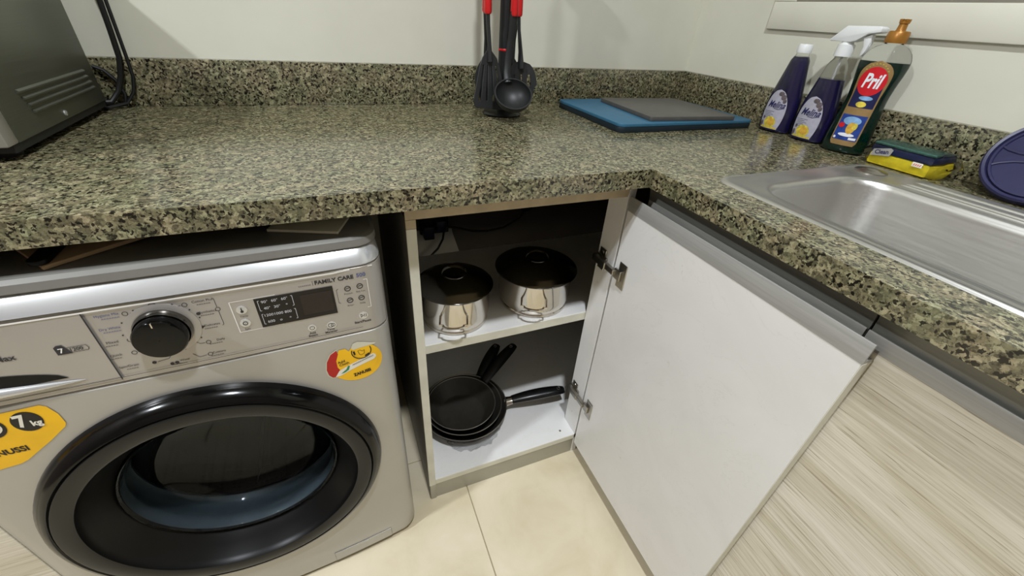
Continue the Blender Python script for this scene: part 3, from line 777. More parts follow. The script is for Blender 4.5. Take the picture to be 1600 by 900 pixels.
        line2d(b, f, [(0.2335, 0.6285), (0.2345, 0.6205)], 0.0030); line2d(b, f, [(0.2500, 0.6135), (0.2575, 0.6175)], 0.0030)
        line2d(b, f, [(0.2400, 0.628), (0.2415, 0.6200), (0.2440, 0.6175), (0.2495, 0.6195), (0.2505, 0.6270), (0.2465, 0.6255), (0.2440, 0.6285), (0.2400, 0.628)], 0.0007)
        for q in range(12):
            u = 0.2275+q*0.003; z = 0.5985+q*0.0009; line2d(b, f, [(u, z), (u+0.0016, z+0.003), (u+0.0026, z+0.0012)], 0.0006)
    decal('sticker_print', 'sticker_black', stk, st, 0.0016, FB)
    # 7 kg sticker
    poly = [(-0.2815, 0.5600), (-0.255, 0.5600), (-0.230, 0.5605), (-0.203, 0.5635), (-0.1945, 0.5675), (-0.160, 0.5930), (-0.1375, 0.6120), (-0.1345, 0.6180), (-0.1350, 0.6360), (-0.1400, 0.6520), (-0.1455, 0.6565), (-0.170, 0.6560), (-0.20, 0.6555), (-0.23, 0.6550), (-0.2815, 0.6540)]
    s7 = decal('capacity_sticker', 'sticker_yellow', lambda b, f: grid_patch(b, f, poly), e, 0.0008, FB)
    decal('sticker_oval', 'sticker_black', lambda b, f: (grid_patch(b, f, circ(-0.1660, 0.6345, 0.0150, 0.0175, 28)), grid_patch(b, f, circ(-0.202, 0.6345, 0.0150, 0.0175, 28))), s7, 0.0012, FB)
    def s7w(b, f):
        txt(b, f, '7', -0.1715, 0.6360, 0.0290, bold=0.0010, width=0.0110)
        txt(b, f, 'kg', -0.1588, 0.6295, 0.0135, bold=0.0005, width=0.0105)
        ring2d(b, f, -0.202, 0.6345, 0.0105, 0.0022, 24); line2d(b, f, [(-0.202, 0.6345), (-0.202, 0.642)], 0.002); line2d(b, f, [(-0.202, 0.6345), (-0.197, 0.6345)], 0.002)
    decal('sticker_print', 'sticker_white', s7w, s7, 0.0016, FB)
    decal('sticker_print', 'sticker_black', lambda b, f: txt(b, f, 'ZANUSSI', -0.2080, 0.5895, 0.0135, bold=0.0005, width=0.0480), s7, 0.0012, FB)
    # filter flap at the lower corner
    b = B()
    cols = [0.107+0.128*k/10 for k in range(11)]
    g = lambda o: lambda u, z: (u, vf(u, bowz(z))-o, z)
    b.loft([[g(-0.004)(u, 0.022) for u in cols], [g(0.0012)(u, 0.0225) for u in cols], [g(0.0012)(u, 0.0535) for u in cols], [g(-0.004)(u, 0.054) for u in cols]], False, False, closed=False)
    fl = b.obj('filter_flap', 'silver_body', e, angle=30)
    decal('flap_gap', 'grey_bezel', lambda b, f: line2d(b, f, [(0.107, 0.0220), (0.107, 0.0545)] + [(0.107+0.0128*k, 0.0545) for k in range(1, 11)] + [(0.235, 0.0220)], 0.0012), fl, 0.0007, FB)
    decal('flap_catch', 'silver_bright', lambda b, f: b.add([f(0.168, 0.048), f(0.186, 0.048), f(0.183, 0.0525), f(0.171, 0.0525)], [(0, 1, 2, 3)]), fl, 0.0016, FB)
    # round door
    y0 = -0.008
    d = B().lathe([(0.214, 0.020), (0.2480, 0.016), (0.2485, 0.002+y0), (0.2460, -0.008+y0), (0.2400, -0.017+y0), (0.2335, -0.0225+y0), (0.2295, -0.0235+y0), (0.2275, -0.0215+y0), (0.2265, -0.0205+y0)], 96, MD).obj('door', 'black_gloss', e, angle=50, label='black round door of the washing machine')
    B().lathe([(0.2265, -0.0200+y0), (0.2255, -0.0235+y0), (0.2240, -0.0240+y0), (0.2040, -0.0230+y0), (0.2005, -0.0215+y0)], 96, MD).obj('door_band', 'grey_bezel', d)
    B().lathe([(0.2005, -0.0215+y0), (0.1990, -0.0150+y0), (0.1960, -0.010+y0), (0.1830, 0.004), (0.1690, 0.020), (0.1660, 0.026)], 96, MD).obj('door_funnel', 'black_satin', d, angle=50)
    gl = [(0.1680, 0.022), (0.1655, 0.016), (0.1615, 0.018), (0.1590, 0.030), (0.1550, 0.060), (0.1440, 0.085), (0.1200, 0.100), (0.06, 0.108), (0.0005, 0.110)]
    gi = [(0.0005, 0.1145), (0.06, 0.1125), (0.1220, 0.1045), (0.1480, 0.088), (0.1595, 0.062), (0.1640, 0.030), (0.1680, 0.022)]
    B().lathe(gl+gi, 72, MD).obj('door_glass', 'door_glass', d, angle=60)
    # rubber gasket and drum behind the glass
    B().lathe([(0.205, 0.012), (0.178, 0.034), (0.170, 0.050), (0.176, 0.062), (0.186, 0.075), (0.190, 0.100), (0.184, 0.108), (0.188, 0.115)], 72, MD).obj('gasket', 'rubber_grey', e, angle=60)
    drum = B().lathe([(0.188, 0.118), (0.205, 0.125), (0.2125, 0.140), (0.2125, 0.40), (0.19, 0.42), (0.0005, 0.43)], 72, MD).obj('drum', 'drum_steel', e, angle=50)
    for a in (90, 210, 330):
        ca, sa = math.cos(math.radians(a)), math.sin(math.radians(a))
        Mp = MD @ Matrix(((ca, -sa, 0, 0), (sa, ca, 0, 0), (0, 0, 1, 0), (0, 0, 0, 1)))
        b = B().loft([[(0.211, -0.030, z), (0.165, -0.010, z), (0.160, 0, z), (0.165, 0.010, z), (0.211, 0.030, z)] for z in (0.15, 0.38)])
        b.xform(Mp).obj('drum_paddle', 'drum_steel', drum)
washing_machine()

# flat things lying on top of the washing machine, under the worktop
def washer_top_things():
    b = B().box(-0.11, 0.11, -0.10, 0.10, 0, 0.005); o = b.obj('cardboard_sheet', 'cardboard', bevel=0.0008, seg=1)
    o.location = (-1.42, -0.46, 0.8286); o.rotation_euler = (0, 0, 0.663); tag(o, 'pale brown cardboard sheet lying on top of the washing machine', 'cardboard')
    b = B().loft([rrect(-0.010, 0.010, -0.13, 0.13, 0.009, z) for z in (0, 0.006)]); o = b.obj('black_strip', 'black_satin', bevel=0.001)
    o.location = (-1.450, -0.475, 0.8340); o.rotation_euler = (0, 0, 0.0); tag(o, 'black plastic strip with rounded end on the cardboard sheet', 'plastic strip')
    b = B().box(-0.05, 0.05, -0.03, 0.03, 0, 0.004); o = b.obj('paper_card', 'paper_torn', bevel=0.0006, seg=1)
    o.location = (-1.161, -0.552, 0.8286); o.rotation_euler = (0, 0, -0.345); tag(o, 'small pale card lying on the back of the washing machine top', 'card')
washer_top_things()

# ------------------------------------------------------------------ pots and pans
def arc_handle(b, M, w, jut, r, z, drop=0.0, n=10):
    # loop handle: starts at +-w/2, juts along +y
    pts = [(-w/2, -0.004, z), (-w/2, jut*0.7, z+drop*0.6)]
    for k in range(n+1):
        a = PI - PI*k/n
        pts.append((w/2*0.78*math.cos(a) + 0.0, jut*0.7+jut*0.3*math.sin(a), z+drop))
    pts += [(w/2, jut*0.7, z+drop*0.6), (w/2, -0.004, z)]
    b.tube([M @ Vector(p) for p in pts], r, 8)

def cooking_pot(loc, R, h, lidR, rz, label):
    e = empty('cooking_pot', loc, rz); tag(e, label, 'pot', 'lidded steel pots on the cabinet shelf')
    body = [(0.0005, 0.0), (R*0.93, 0.0), (R*0.955, 0.002), (R*0.955, 0.007), (R*0.94, 0.009), (R*0.97, 0.016), (R, 0.03), (R, h-0.006), (R+0.003, h-0.001), (R+0.003, h), (R-0.001, h-0.001), (R-0.002, 0.03), (R*0.9, 0.006), (0.0005, 0.005)]
    B().lathe(body, 64).obj('pot_body', 'pot_steel', e, angle=40)
    lr = lidR
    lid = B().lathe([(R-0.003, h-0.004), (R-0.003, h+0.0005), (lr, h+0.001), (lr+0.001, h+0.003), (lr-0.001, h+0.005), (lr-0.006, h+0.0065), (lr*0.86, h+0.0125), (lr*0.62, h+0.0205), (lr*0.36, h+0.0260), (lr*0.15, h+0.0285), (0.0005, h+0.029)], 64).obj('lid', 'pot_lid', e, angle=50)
    zk = h+0.0285
    B().lathe([(0.026, -0.0035), (0.025, 0.0002), (0.018, 0.0012), (0.0005, 0.0014)], 32, Matrix.Translation((0, 0, zk))).obj('knob_base', 'pot_lid', lid)
    pts = [(-0.028*math.cos(a), 0, zk-0.002+0.021*math.sin(a)) for a in [PI*k/14 for k in range(15)]]
    B().tube(pts, 0.0065, 8, flat=(0.25, 1.0)).obj('lid_handle', 'pot_steel', lid)
    for a in (0, PI):
        M = Matrix.Rotation(a, 4, 'Z') @ Matrix.Translation((0, R, 0))
        b = B(); arc_handle(b, M, 0.058, 0.036, 0.0028, h*0.62, -0.004); b.obj('side_handle', 'pot_steel', e)
SH = 0.4920
cooking_pot((-0.903, -0.412, SH), 0.081, 0.092, 0.088, -0.30, 'smaller lidded stainless steel pot beside the cabinet side panel')
cooking_pot((-0.690, -0.402, SH), 0.092, 0.094, 0.102, -0.45, 'larger lidded stainless steel pot on the shelf by the door hinge')

def frying_pan(loc, R, h, ang, hl, base_r, label, ferrule=False, rise=0.02):
    e = empty('frying_pan', loc, math.radians(ang)); tag(e, label, 'frying pan', 'nested frying pans in the cabinet')
    t = 0.003
    B().lathe([(0.0005, 0), (base_r, 0), (base_r+0.006, 0.003), (R-0.004, h-0.006), (R, h-0.001)], 64).obj('pan_outside', 'pan_outside', e, angle=50)
    B().lathe([(R, h-0.001), (R+0.0014, h+0.0005), (R+0.0002, h+0.0018), (R-0.0018, h+0.0006)], 64).obj('rim', 'pan_rim', e)
    B().lathe([(R-0.0018, h+0.0006), (R-0.007, h-0.006), (base_r+0.002, 0.006), (base_r-0.004, t), (0.0005, t)], 64).obj('pan_inside', 'pan_coating', e, angle=50)
    z0 = h-0.010
    if ferrule:
        B().tube([(R-0.003, 0, z0-0.002), (R+0.012, 0, z0+0.001), (R+0.024, 0, z0+0.003)], [0.015, 0.0125, 0.012], 12, flat=(0.8, 1.15)).obj('ferrule', 'pot_steel', e)
        s = R+0.020
    else:
        B().tube([(R-0.003, 0, z0), (R+0.012, 0, z0+0.002)], [0.010, 0.009], 12, flat=(0.7, 1.2)).obj('ferrule', 'bakelite', e); s = R+0.008
    n = 9; pts = []; rs = []
    for k in range(n+1):
        q = k/n; pts.append((s+hl*q, 0, z0+0.004+rise*(1-(1-q)**2)))
        rs.append((0.0105+0.0065*math.sin(PI*min(1, q*0.75+0.12))) if q < 0.98 else 0.011)
    hd = B().tube(pts, rs, 12, flat=(0.72, 1.15)).obj('handle', 'bakelite', e)
    x, z = pts[-2][0], pts[-2][2]
    B().lathe([(0.0040, 0.0092), (0.0056, 0.0100), (0.0050, 0.0110), (0.0036, 0.0096)], 16, Matrix.Translation((x, 0, z))).obj('hanging_eye', 'pan_rim', hd)
PB = 0.0835
frying_pan((-0.876, -0.392, PB), 0.126, 0.050, -10, 0.165, 0.095, 'largest frying pan at the bottom of the nest, handle toward the hinges', True, 0.016)
frying_pan((-0.879, -0.393, PB+0.0085), 0.113, 0.052, 47, 0.135, 0.080, 'middle frying pan of the nest with short black handle', False, 0.022)
frying_pan((-0.885, -0.394, PB+0.0175), 0.099, 0.050, 34, 0.170, 0.068, 'smallest frying pan on top of the nest, black coated', False, 0.030)

def plastic_bag():
    rng = random.Random(3); nA, nR = 26, 7; L = []
    for k in range(nR+1):
        q = k/nR; row = []
        for i in range(nA+1):
            a = math.radians(-135+105*i/nA); w = max(0.0, math.sin(PI*i/nA))**0.5
            rr = 0.102+(0.024*w+0.006*rng.uniform(-1, 1))*q
            row.append((rr*math.cos(a), rr*math.sin(a), 0.0006+0.012*w*(1-q)**0.8*(0.6+0.4*rng.random())+0.003*rng.random()))
        L.append(row)
    o = B().loft(L, False, False, closed=False).obj('plastic_bag', 'bag_plastic', smooth=False)
    o.location = (-0.876, -0.392, 0.083); tag(o, 'crumpled clear plastic wrapping at the foot of the nested frying pans', 'plastic bag')
plastic_bag()

# ------------------------------------------------------------------ wiring inside the cabinet
def cabinet_wiring():
    e = empty('wall_plug', (-0.862, -0.0195, 0.551)); tag(e, 'dark blue plug and adapter on the back of the open cabinet', 'plug')
    B().box(-0.045, 0.045, -0.012, 0, -0.028, 0.034).obj('socket_plate', 'black_satin', e, bevel=0.003)
    B().box(-0.040, -0.008, -0.048, -0.012, -0.030, 0.012).obj('plug_body', 'plug_blue', e, bevel=0.004)
    B().box(0.000, 0.032, -0.046, -0.012, -0.010, 0.026).obj('plug_body', 'plug_blue', e, bevel=0.004)
    o = B().tube([(-0.832, -0.052, 0.552), (-0.80, -0.048, 0.545), (-0.745, -0.040, 0.522), (-0.69, -0.035, 0.512), (-0.63, -0.032, 0.516), (-0.575, -0.029, 0.540), (-0.552, -0.026, 0.566), (-0.548, -0.024, 0.580)], 0.0035, 8).obj('power_cable', 'cord_black')
    tag(o, 'black cable running across the back of the cabinet to a wall outlet', 'cable')
    o = B().tube([(-0.838, -0.052, 0.535), (-0.842, -0.052, 0.512), (-0.858, -0.050, 0.480), (-0.885, -0.048, 0.452), (-0.92, -0.046, 0.434), (-0.975, -0.044, 0.420)], 0.0035, 8).obj('power_cable', 'cord_black')
    tag(o, 'black cable curving down from the plug behind the smaller pot', 'cable')
    o = B().lathe([(0.0005, 0.012), (0.020, 0.012), (0.024, 0.006), (0.024, 0)], 28, Matrix.Translation((-0.548, -0.0197, 0.585)) @ Matrix.Rotation(PI/2, 4, 'X')).obj('cable_outlet', 'black_satin')
    tag(o, 'round black cable outlet on the cabinet back panel', 'cable outlet')
    o = B().loft([[(-0.960, y, 0.400), (-0.768, y, 0.400), (-0.803, y, 0.515), (-0.806, y, 0.536), (-0.950, y, 0.536)] for y in (-0.0235, -0.0197)]).obj('lit_patch', 'lit_patch_grey')  # thin sheet cut to the shape of a lit patch on the back wall
    tag(o, 'plain grey sheet added as a lit patch of the cabinet back under the plug', 'lit patch')
cabinet_wiring()

# ------------------------------------------------------------------ utensil stand
def utensils():
    cx, cy = -0.706, -0.160
    e = empty('utensil_stand', (cx, cy, H+0.0004)); tag(e, 'black utensil carousel stand with round base against the upstand', 'utensil stand')
    B().lathe([(0.0005, 0), (0.046, 0), (0.048, 0.003), (0.044, 0.007), (0.022, 0.010), (0.0005, 0.012)], 40).obj('base', 'bakelite', e)
    B().tube([(0, 0, 0.008), (0, 0, 0.20), (0, 0, 0.42)], 0.0125, 20).obj('pole', 'nylon_black', e)
    B().lathe([(0.0128, 0.138), (0.0134, 0.139), (0.0134, 0.1415), (0.0128, 0.1425)], 24).obj('red_band', 'red_grip', e)
    hub = B().lathe([(0.0005, 0.415), (0.05, 0.418), (0.052, 0.424), (0.048, 0.430), (0.0005, 0.434)], 32).obj('hub', 'bakelite', e)
    SP = []
    def hook(dx, dy):
        B().tube([(dx*0.8, dy*0.8, 0.42), (dx, dy, 0.415), (dx*1.05, dy*1.05, 0.405), (dx*1.12, dy*1.12, 0.408)], 0.002, 6).obj('hook', 'bakelite', hub)
    def grip(e, x, y, z0, z1):
        B().tube([(x, y, z0), (x, y, z0+0.004), (x, y, (z0+z1)/2), (x, y, z1-0.003), (x, y, z1)], [0.009, 0.0112, 0.0095, 0.0105, 0.008], 14, flat=(0.75, 1.0)).obj('grip', 'red_grip', e)
        B().tube([(x, y, z1-0.002), (x, y, z1+0.03)], [0.008, 0.006], 10, flat=(0.5, 1.0)).obj('grip_end', 'nylon_black', e)
    z1 = 0.375   # top of grips above the worktop
    # slotted turner
    t = empty('slotted_turner', (cx-0.047, cy-0.030, H)); tag(t, 'black slotted turner with red grip hanging on the stand', 'turner', 'utensils hanging on the stand')
    head = [(-0.020, 0.118), (-0.036, 0.038), (-0.030, 0.026), (0.036, 0.018), (0.040, 0.026), (0.020, 0.112), (0.0, 0.132)]
    b = B(); th = 0.003
    fy = lambda z: -0.016+0.12*(z-0.02)-0.02*max(0, 0.06-z)
    f0 = lambda x, z: (x, fy(z), z); f1 = lambda x, z: (x, fy(z)+th, z)
    def edge(z):   # left and right edge of the head
        q = (z-0.034)/(0.115-0.034); return -0.042+0.020*q, 0.042-0.020*q
    b.prism([(-0.042, 0.040), (-0.036, 0.024), (0.038, 0.018), (0.042, 0.037)], f0, f1)
    b.prism([(-0.0225, 0.112), (0.0225, 0.110), (0.018, 0.125), (0.005, 0.140), (-0.006, 0.140), (-0.017, 0.126)], f0, f1)
    for k in range(5):
        def at(z, q): l, r = edge(z); return l+(r-l)*q
        q0 = (0.0, 0.225, 0.43, 0.635, 0.85)[k]; q1 = q0+0.15
        b.prism([(at(0.037, q0), 0.037), (at(0.037, q1), 0.037), (at(0.113, q1), 0.113), (at(0.113, q0), 0.113)], f0, f1)
    b.obj('slotted_head', 'nylon_black', t, bevel=0.0006, seg=1)
    B().tube([(0, fy(0.12), 0.118), (0, 0.0, 0.150), (-0.002, 0.006, 0.19), (-0.003, 0.008, 0.215)], [0.010, 0.0062, 0.0062, 0.0070], 10, flat=(0.65, 1.0)).obj('shaft', 'nylon_black', t)
    grip(t, -0.003, 0.008, 0.208, z1)
    hook(-0.047, -0.022)
    # ladle in front
    t = empty('soup_ladle', (cx-0.006, cy-0.055, H)); tag(t, 'black soup ladle with round bowl hanging at the front of the stand', 'ladle', 'utensils hanging on the stand')
    M = Matrix.Translation((0.0, -0.030, 0.060)) @ Matrix.Rotation(math.radians(38), 4, 'X') @ Matrix.Rotation(math.radians(-8), 4, 'Y')
    pr = [(0.0435*math.cos(a), -0.034*math.sin(a)) for a in [PI/2*k/9 for k in range(10)]]
    pi_ = [(max(0.0005, 0.0405*math.cos(a)), -0.031*math.sin(a)) for a in [PI/2*k/9 for k in reversed(range(10))]]
    pr[-1] = (0.0005, -0.034)
    B().lathe(pi_[::-1][:0]+pr[::-1]+[(0.0435, 0.001), (0.0405, 0.001)]+pi_[::-1], 40, M).obj('ladle_bowl', 'nylon_black', t, angle=60)
    B().tube([(0, 0.006, 0.078), (0.0, 0.016, 0.098), (0.004, 0.020, 0.13), (0.008, 0.018, 0.17), (0.010, 0.014, 0.215)], [0.010, 0.008, 0.0075, 0.0075, 0.009], 12, flat=(0.7, 1.1)).obj('shaft', 'nylon_black', t)
    grip(t, 0.010, 0.014, 0.207, z1)
    hook(0.010, -0.045)
    # slotted spoon on the other side
    t = empty('slotted_spoon', (cx+0.036, cy-0.014, H)); tag(t, 'black slotted spoon with red grip hanging on the stand', 'spoon', 'utensils hanging on the stand')
    b = B(); fy2 = lambda x, z: -0.016+0.10*(z-0.02)-9*x*x
    def hw(z):
        q = (z-0.022)/(0.120-0.022); return 0.033*math.sqrt(max(0, 1-(2*q-1)**2))**0.8 + 0.004*(1 if q > 0.5 else 0)
    N = 18; zs = [0.022+0.098*k/N for k in range(N+1)]
    def strip(za, zb, qa, qb):
        poly = [(x, z) for z, x in ((za, -1), (za, 1))]
        b.prism([(hw(za)*qa, za), (hw(za)*qb, za), (hw(zb)*qb, zb), (hw(zb)*qa, zb)], lambda x, z: (x, fy2(x, z), z), lambda x, z: (x, fy2(x, z)+0.0028, z))
    for k in range(N):
        za, zb = zs[k], zs[k+1]
        if 4 <= k < 13:
            for qa, qb in ((-1, -0.68), (-0.44, -0.12), (0.12, 0.44), (0.68, 1)): strip(za, zb, qa, qb)
        else:
            for qa, qb in ((-1, -0.5), (-0.5, 0), (0, 0.5), (0.5, 1)): strip(za, zb, qa, qb)
    b.obj('slotted_head', 'nylon_black', t)
    B().tube([(0, fy2(0, 0.105), 0.105), (-0.002, -0.004, 0.14), (-0.005, 0.004, 0.18), (-0.007, 0.008, 0.215)], [0.012, 0.0075, 0.0055, 0.0065], 10, flat=(0.6, 1.0)).obj('shaft', 'nylon_black', t)
    grip(t, -0.007, 0.008, 0.207, z1)
    hook(0.035, -0.020)
    # two more hanging behind the pole
    for dx, dy, lab, nm in ((0.034, 0.028, 'black serving spoon hanging behind the slotted spoon', 'serving_spoon'), (-0.030, 0.030, 'black pasta server hanging behind the turner', 'pasta_server')):
        t = empty(nm, (cx+dx, cy+dy, H)); tag(t, lab, 'spoon', 'utensils hanging on the stand')
        b = B(); N = 12; L = []
        for k in range(N+1):
            q = k/N; w = 0.003+0.026*math.sin(PI*min(1, 0.06+q*0.9))**0.8; z = 0.026+0.095*q
            L.append([(w*math.cos(a), 0.006*q+0.008*math.sin(PI*q)*(math.sin(a)*0.35+0.5), z) for a in [2*PI*i/12 for i in range(12)]])
        b.loft(L); b.obj('spoon_head', 'nylon_black', t, angle=60)
        B().tube([(0, 0.006, 0.112), (0.002*(1 if dx > 0 else -1), 0.004, 0.16), (0.006*(1 if dx > 0 else -1), 0, 0.215)], [0.008, 0.0055, 0.0065], 10).obj('shaft', 'nylon_black', t)
        grip(t, 0.006*(1 if dx > 0 else -1), 0, 0.210, z1)
        hook(dx*1.1, dy*1.1)
utensils()

# ------------------------------------------------------------------ chopping boards
def boards():
    e = empty('chopping_board', (-0.300, -0.230, H)); tag(e, 'blue plastic chopping board with dark underside lying in the corner', 'chopping board')
    B().loft([rrect(-0.205, 0.213, -0.155, 0.155, 0.020, z) for z in (0.0003, 0.0125)]).obj('board_underside', 'board_under', e, bevel=0.0015)
    B().loft([rrect(-0.205, 0.213, -0.155, 0.155, 0.020, z) for z in (0.0127, 0.020)]).obj('board_top', 'board_blue', e, bevel=0.0015)
    e = B().loft([rrect(-0.126, 0.126, -0.124, 0.124, 0.006, z) for z in (0.0, 0.010)]).obj('slate_board', 'board_grey', bevel=0.001)
    e.location = (-0.275, -0.252, H+0.0203); e.rotation_euler = (0, 0, math.radians(-4)); tag(e, 'dark grey rectangular board lying on the blue chopping board', 'board')
boards()

# ------------------------------------------------------------------ microwave and its cord
def microwave():
    e = empty('microwave_oven', (-1.745, -0.235, H+0.0004)); tag(e, 'grey metal microwave oven with side vents on the worktop', 'microwave')
    x1 = -1.512+1.745; x0 = -x1
    B().box(x0, x1, -0.150, 0.170, 0.020, 0.277).obj('case', 'microwave_case', e, bevel=0.002)
    f = B().box(x0, x1, -0.178, -0.1505, 0.020, 0.277).obj('front_frame', 'silver_body', e, bevel=0.003)
    B().box(x0+0.012, x1-0.115, -0.186, -0.1785, 0.030, 0.267).obj('oven_door', 'black_gloss', e, bevel=0.003)
    B().box(x1-0.108, x1-0.010, -0.184, -0.1785, 0.030, 0.267).obj('control_panel', 'dark_screen', e, bevel=0.002)
    B().tube([(x1-0.125, -0.186, 0.06), (x1-0.125, -0.205, 0.075), (x1-0.125, -0.205, 0.22), (x1-0.125, -0.186, 0.235)], 0.005, 8).obj('door_handle', 'silver_bright', e)
    for k, (ya, yb, z) in enumerate(((-0.098, 0.130, 0.0765), (-0.092, 0.134, 0.0670), (-0.088, 0.138, 0.0575), (-0.084, 0.142, 0.0480))):
        B().loft([[(x1-0.001, y, z+0.0038), (x1+0.0032, y, z+0.0008), (x1+0.0032, y, z-0.0012), (x1-0.001, y, z-0.0020)] for y in (ya, yb)]).obj('vent_louvre', 'microwave_case', e)
    M = Matrix.Translation((x1, 0.000, 0.0295)) @ Matrix.Rotation(PI/2, 4, 'Y')
    B().lathe([(0.0045, 0), (0.0042, 0.0015), (0.0005, 0.0022)], 14, M).obj('screw', 'silver_bright', e)
    for sx in (x0+0.03, x1-0.03):
        for y in (-0.13, 0.14):
            B().lathe([(0.0005, 0), (0.016, 0), (0.018, 0.020), (0.0005, 0.020)], 20, Matrix.Translation((sx, y, 0))).obj('foot', 'black_matte', e)
    B().box(x0+0.006, x1-0.002, -0.165, 0.165, 0.010, 0.0198).obj('case_shadow', 'black_matte', e)  # black slab added for the shadow beneath the case
    b = B().tube([(-1.478, -0.0045, 1.40), (-1.474, -0.012, 1.25), (-1.4705, -0.026, 1.12), (-1.4685, -0.028, 1.085), (-1.4715, -0.028, 1.034), (-1.4750, -0.028, 0.990), (-1.484, -0.030, 0.958), (-1.497, -0.034, 0.930), (-1.512, -0.044, 0.912), (-1.535, -0.055, 0.912)], 0.0050, 10)
    o = b.obj('thick_cord', 'cord_black'); tag(o, 'thick black power cord hanging down the wall beside the microwave', 'cord')
    b = B().tube([(-1.458, -0.0045, 1.40), (-1.455, -0.012, 1.25), (-1.4600, -0.022, 1.12), (-1.4620, -0.0245, 1.04), (-1.4640, -0.0250, 0.99), (-1.4660, -0.026, 0.955), (-1.4740, -0.030, 0.928), (-1.490, -0.036, 0.908), (-1.515, -0.058, 0.9035), (-1.56, -0.058, 0.9035)], 0.0032, 8)
    o = b.obj('thin_cord', 'cord_black'); tag(o, 'thinner black cord running down behind the thick microwave cord', 'cord')
    b = B().tube([(-1.523, -0.030, 0.975), (-1.508, -0.030, 0.968), (-1.495, -0.030, 0.950), (-1.489, -0.031, 0.925), (-1.494, -0.033, 0.905), (-1.52, -0.036, 0.9035), (-1.56, -0.040, 0.9035)], 0.0036, 8)
    o = b.obj('looped_cord', 'cord_black'); tag(o, 'short black cord looping out from behind the microwave', 'cord')
microwave()

# ------------------------------------------------------------------ bottles
class Bottle:
    def __init__(s, prof): s.p = prof     # (z, a, b)
    def ab(s, z):
        p = s.p
        for (z0, a0, b0), (z1, a1, b1) in zip(p[:-1], p[1:]):
            if z0 <= z <= z1:
                t = (z-z0)/(z1-z0) if z1 > z0 else 0
                return a0+(a1-a0)*t, b0+(b1-b0)*t
        return p[-1][1:]
    def fine(s, n=5):
        # Catmull-Rom through the profile
        P = s.p; out = []
        for i in range(len(P)-1):
            p0, p1, p2, p3 = P[max(0, i-1)], P[i], P[i+1], P[min(len(P)-1, i+2)]
            for k in range(n):
                t = k/n
                q = [0.5*(2*p1[c]+(p2[c]-p0[c])*t+(2*p0[c]-5*p1[c]+4*p2[c]-p3[c])*t*t+(3*p1[c]-p0[c]-3*p2[c]+p3[c])*t**3) for c in (1, 2)]
                out.append((p1[0]+(p2[0]-p1[0])*t, q[0], q[1]))
        out.append(P[-1]); s.p = out; return s
    def loops(s, z0, z1, inset=0.0, n=40):
        zs = [z0] + [z for z, _, _ in s.p if z0+1e-5 < z < z1-1e-5] + [z1]
        L = []
        for z in zs:
            a, b = s.ab(z); L.append([((a-inset)*math.cos(2*PI*i/n), (b-inset)*math.sin(2*PI*i/n), z) for i in range(n)])
        return L
    def f(s, off):
        def g(u, z):
            a, b = s.ab(z); return (u, -b*math.sqrt(max(0.0, 1-(u/a)**2))-off, z)
        return g
    def patch(s, rows, off, n=14):
        g = s.f(off); b = B()
        L = [[g(l+(r-l)*k/n, z) for k in range(n+1)] for z, l, r in rows]
        return b.loft(L, False, False, closed=False)
    def oval(s, cu, cz, ru, rz, off, n=18):
        rows = []
        for k in range(n+1):
            a = -PI/2+PI*k/n; rows.append((cz+rz*math.sin(a), cu-max(0.0002, ru*math.cos(a)), cu+max(0.0002, ru*math.cos(a))))
        return s.patch(rows, off)
    def text(s, t, u, z, size, off, **k):
        vs, fs = text2d(t, size, **k); g = s.f(off)
        return B().add([g(u+x, z+y) for x, y in vs], fs)

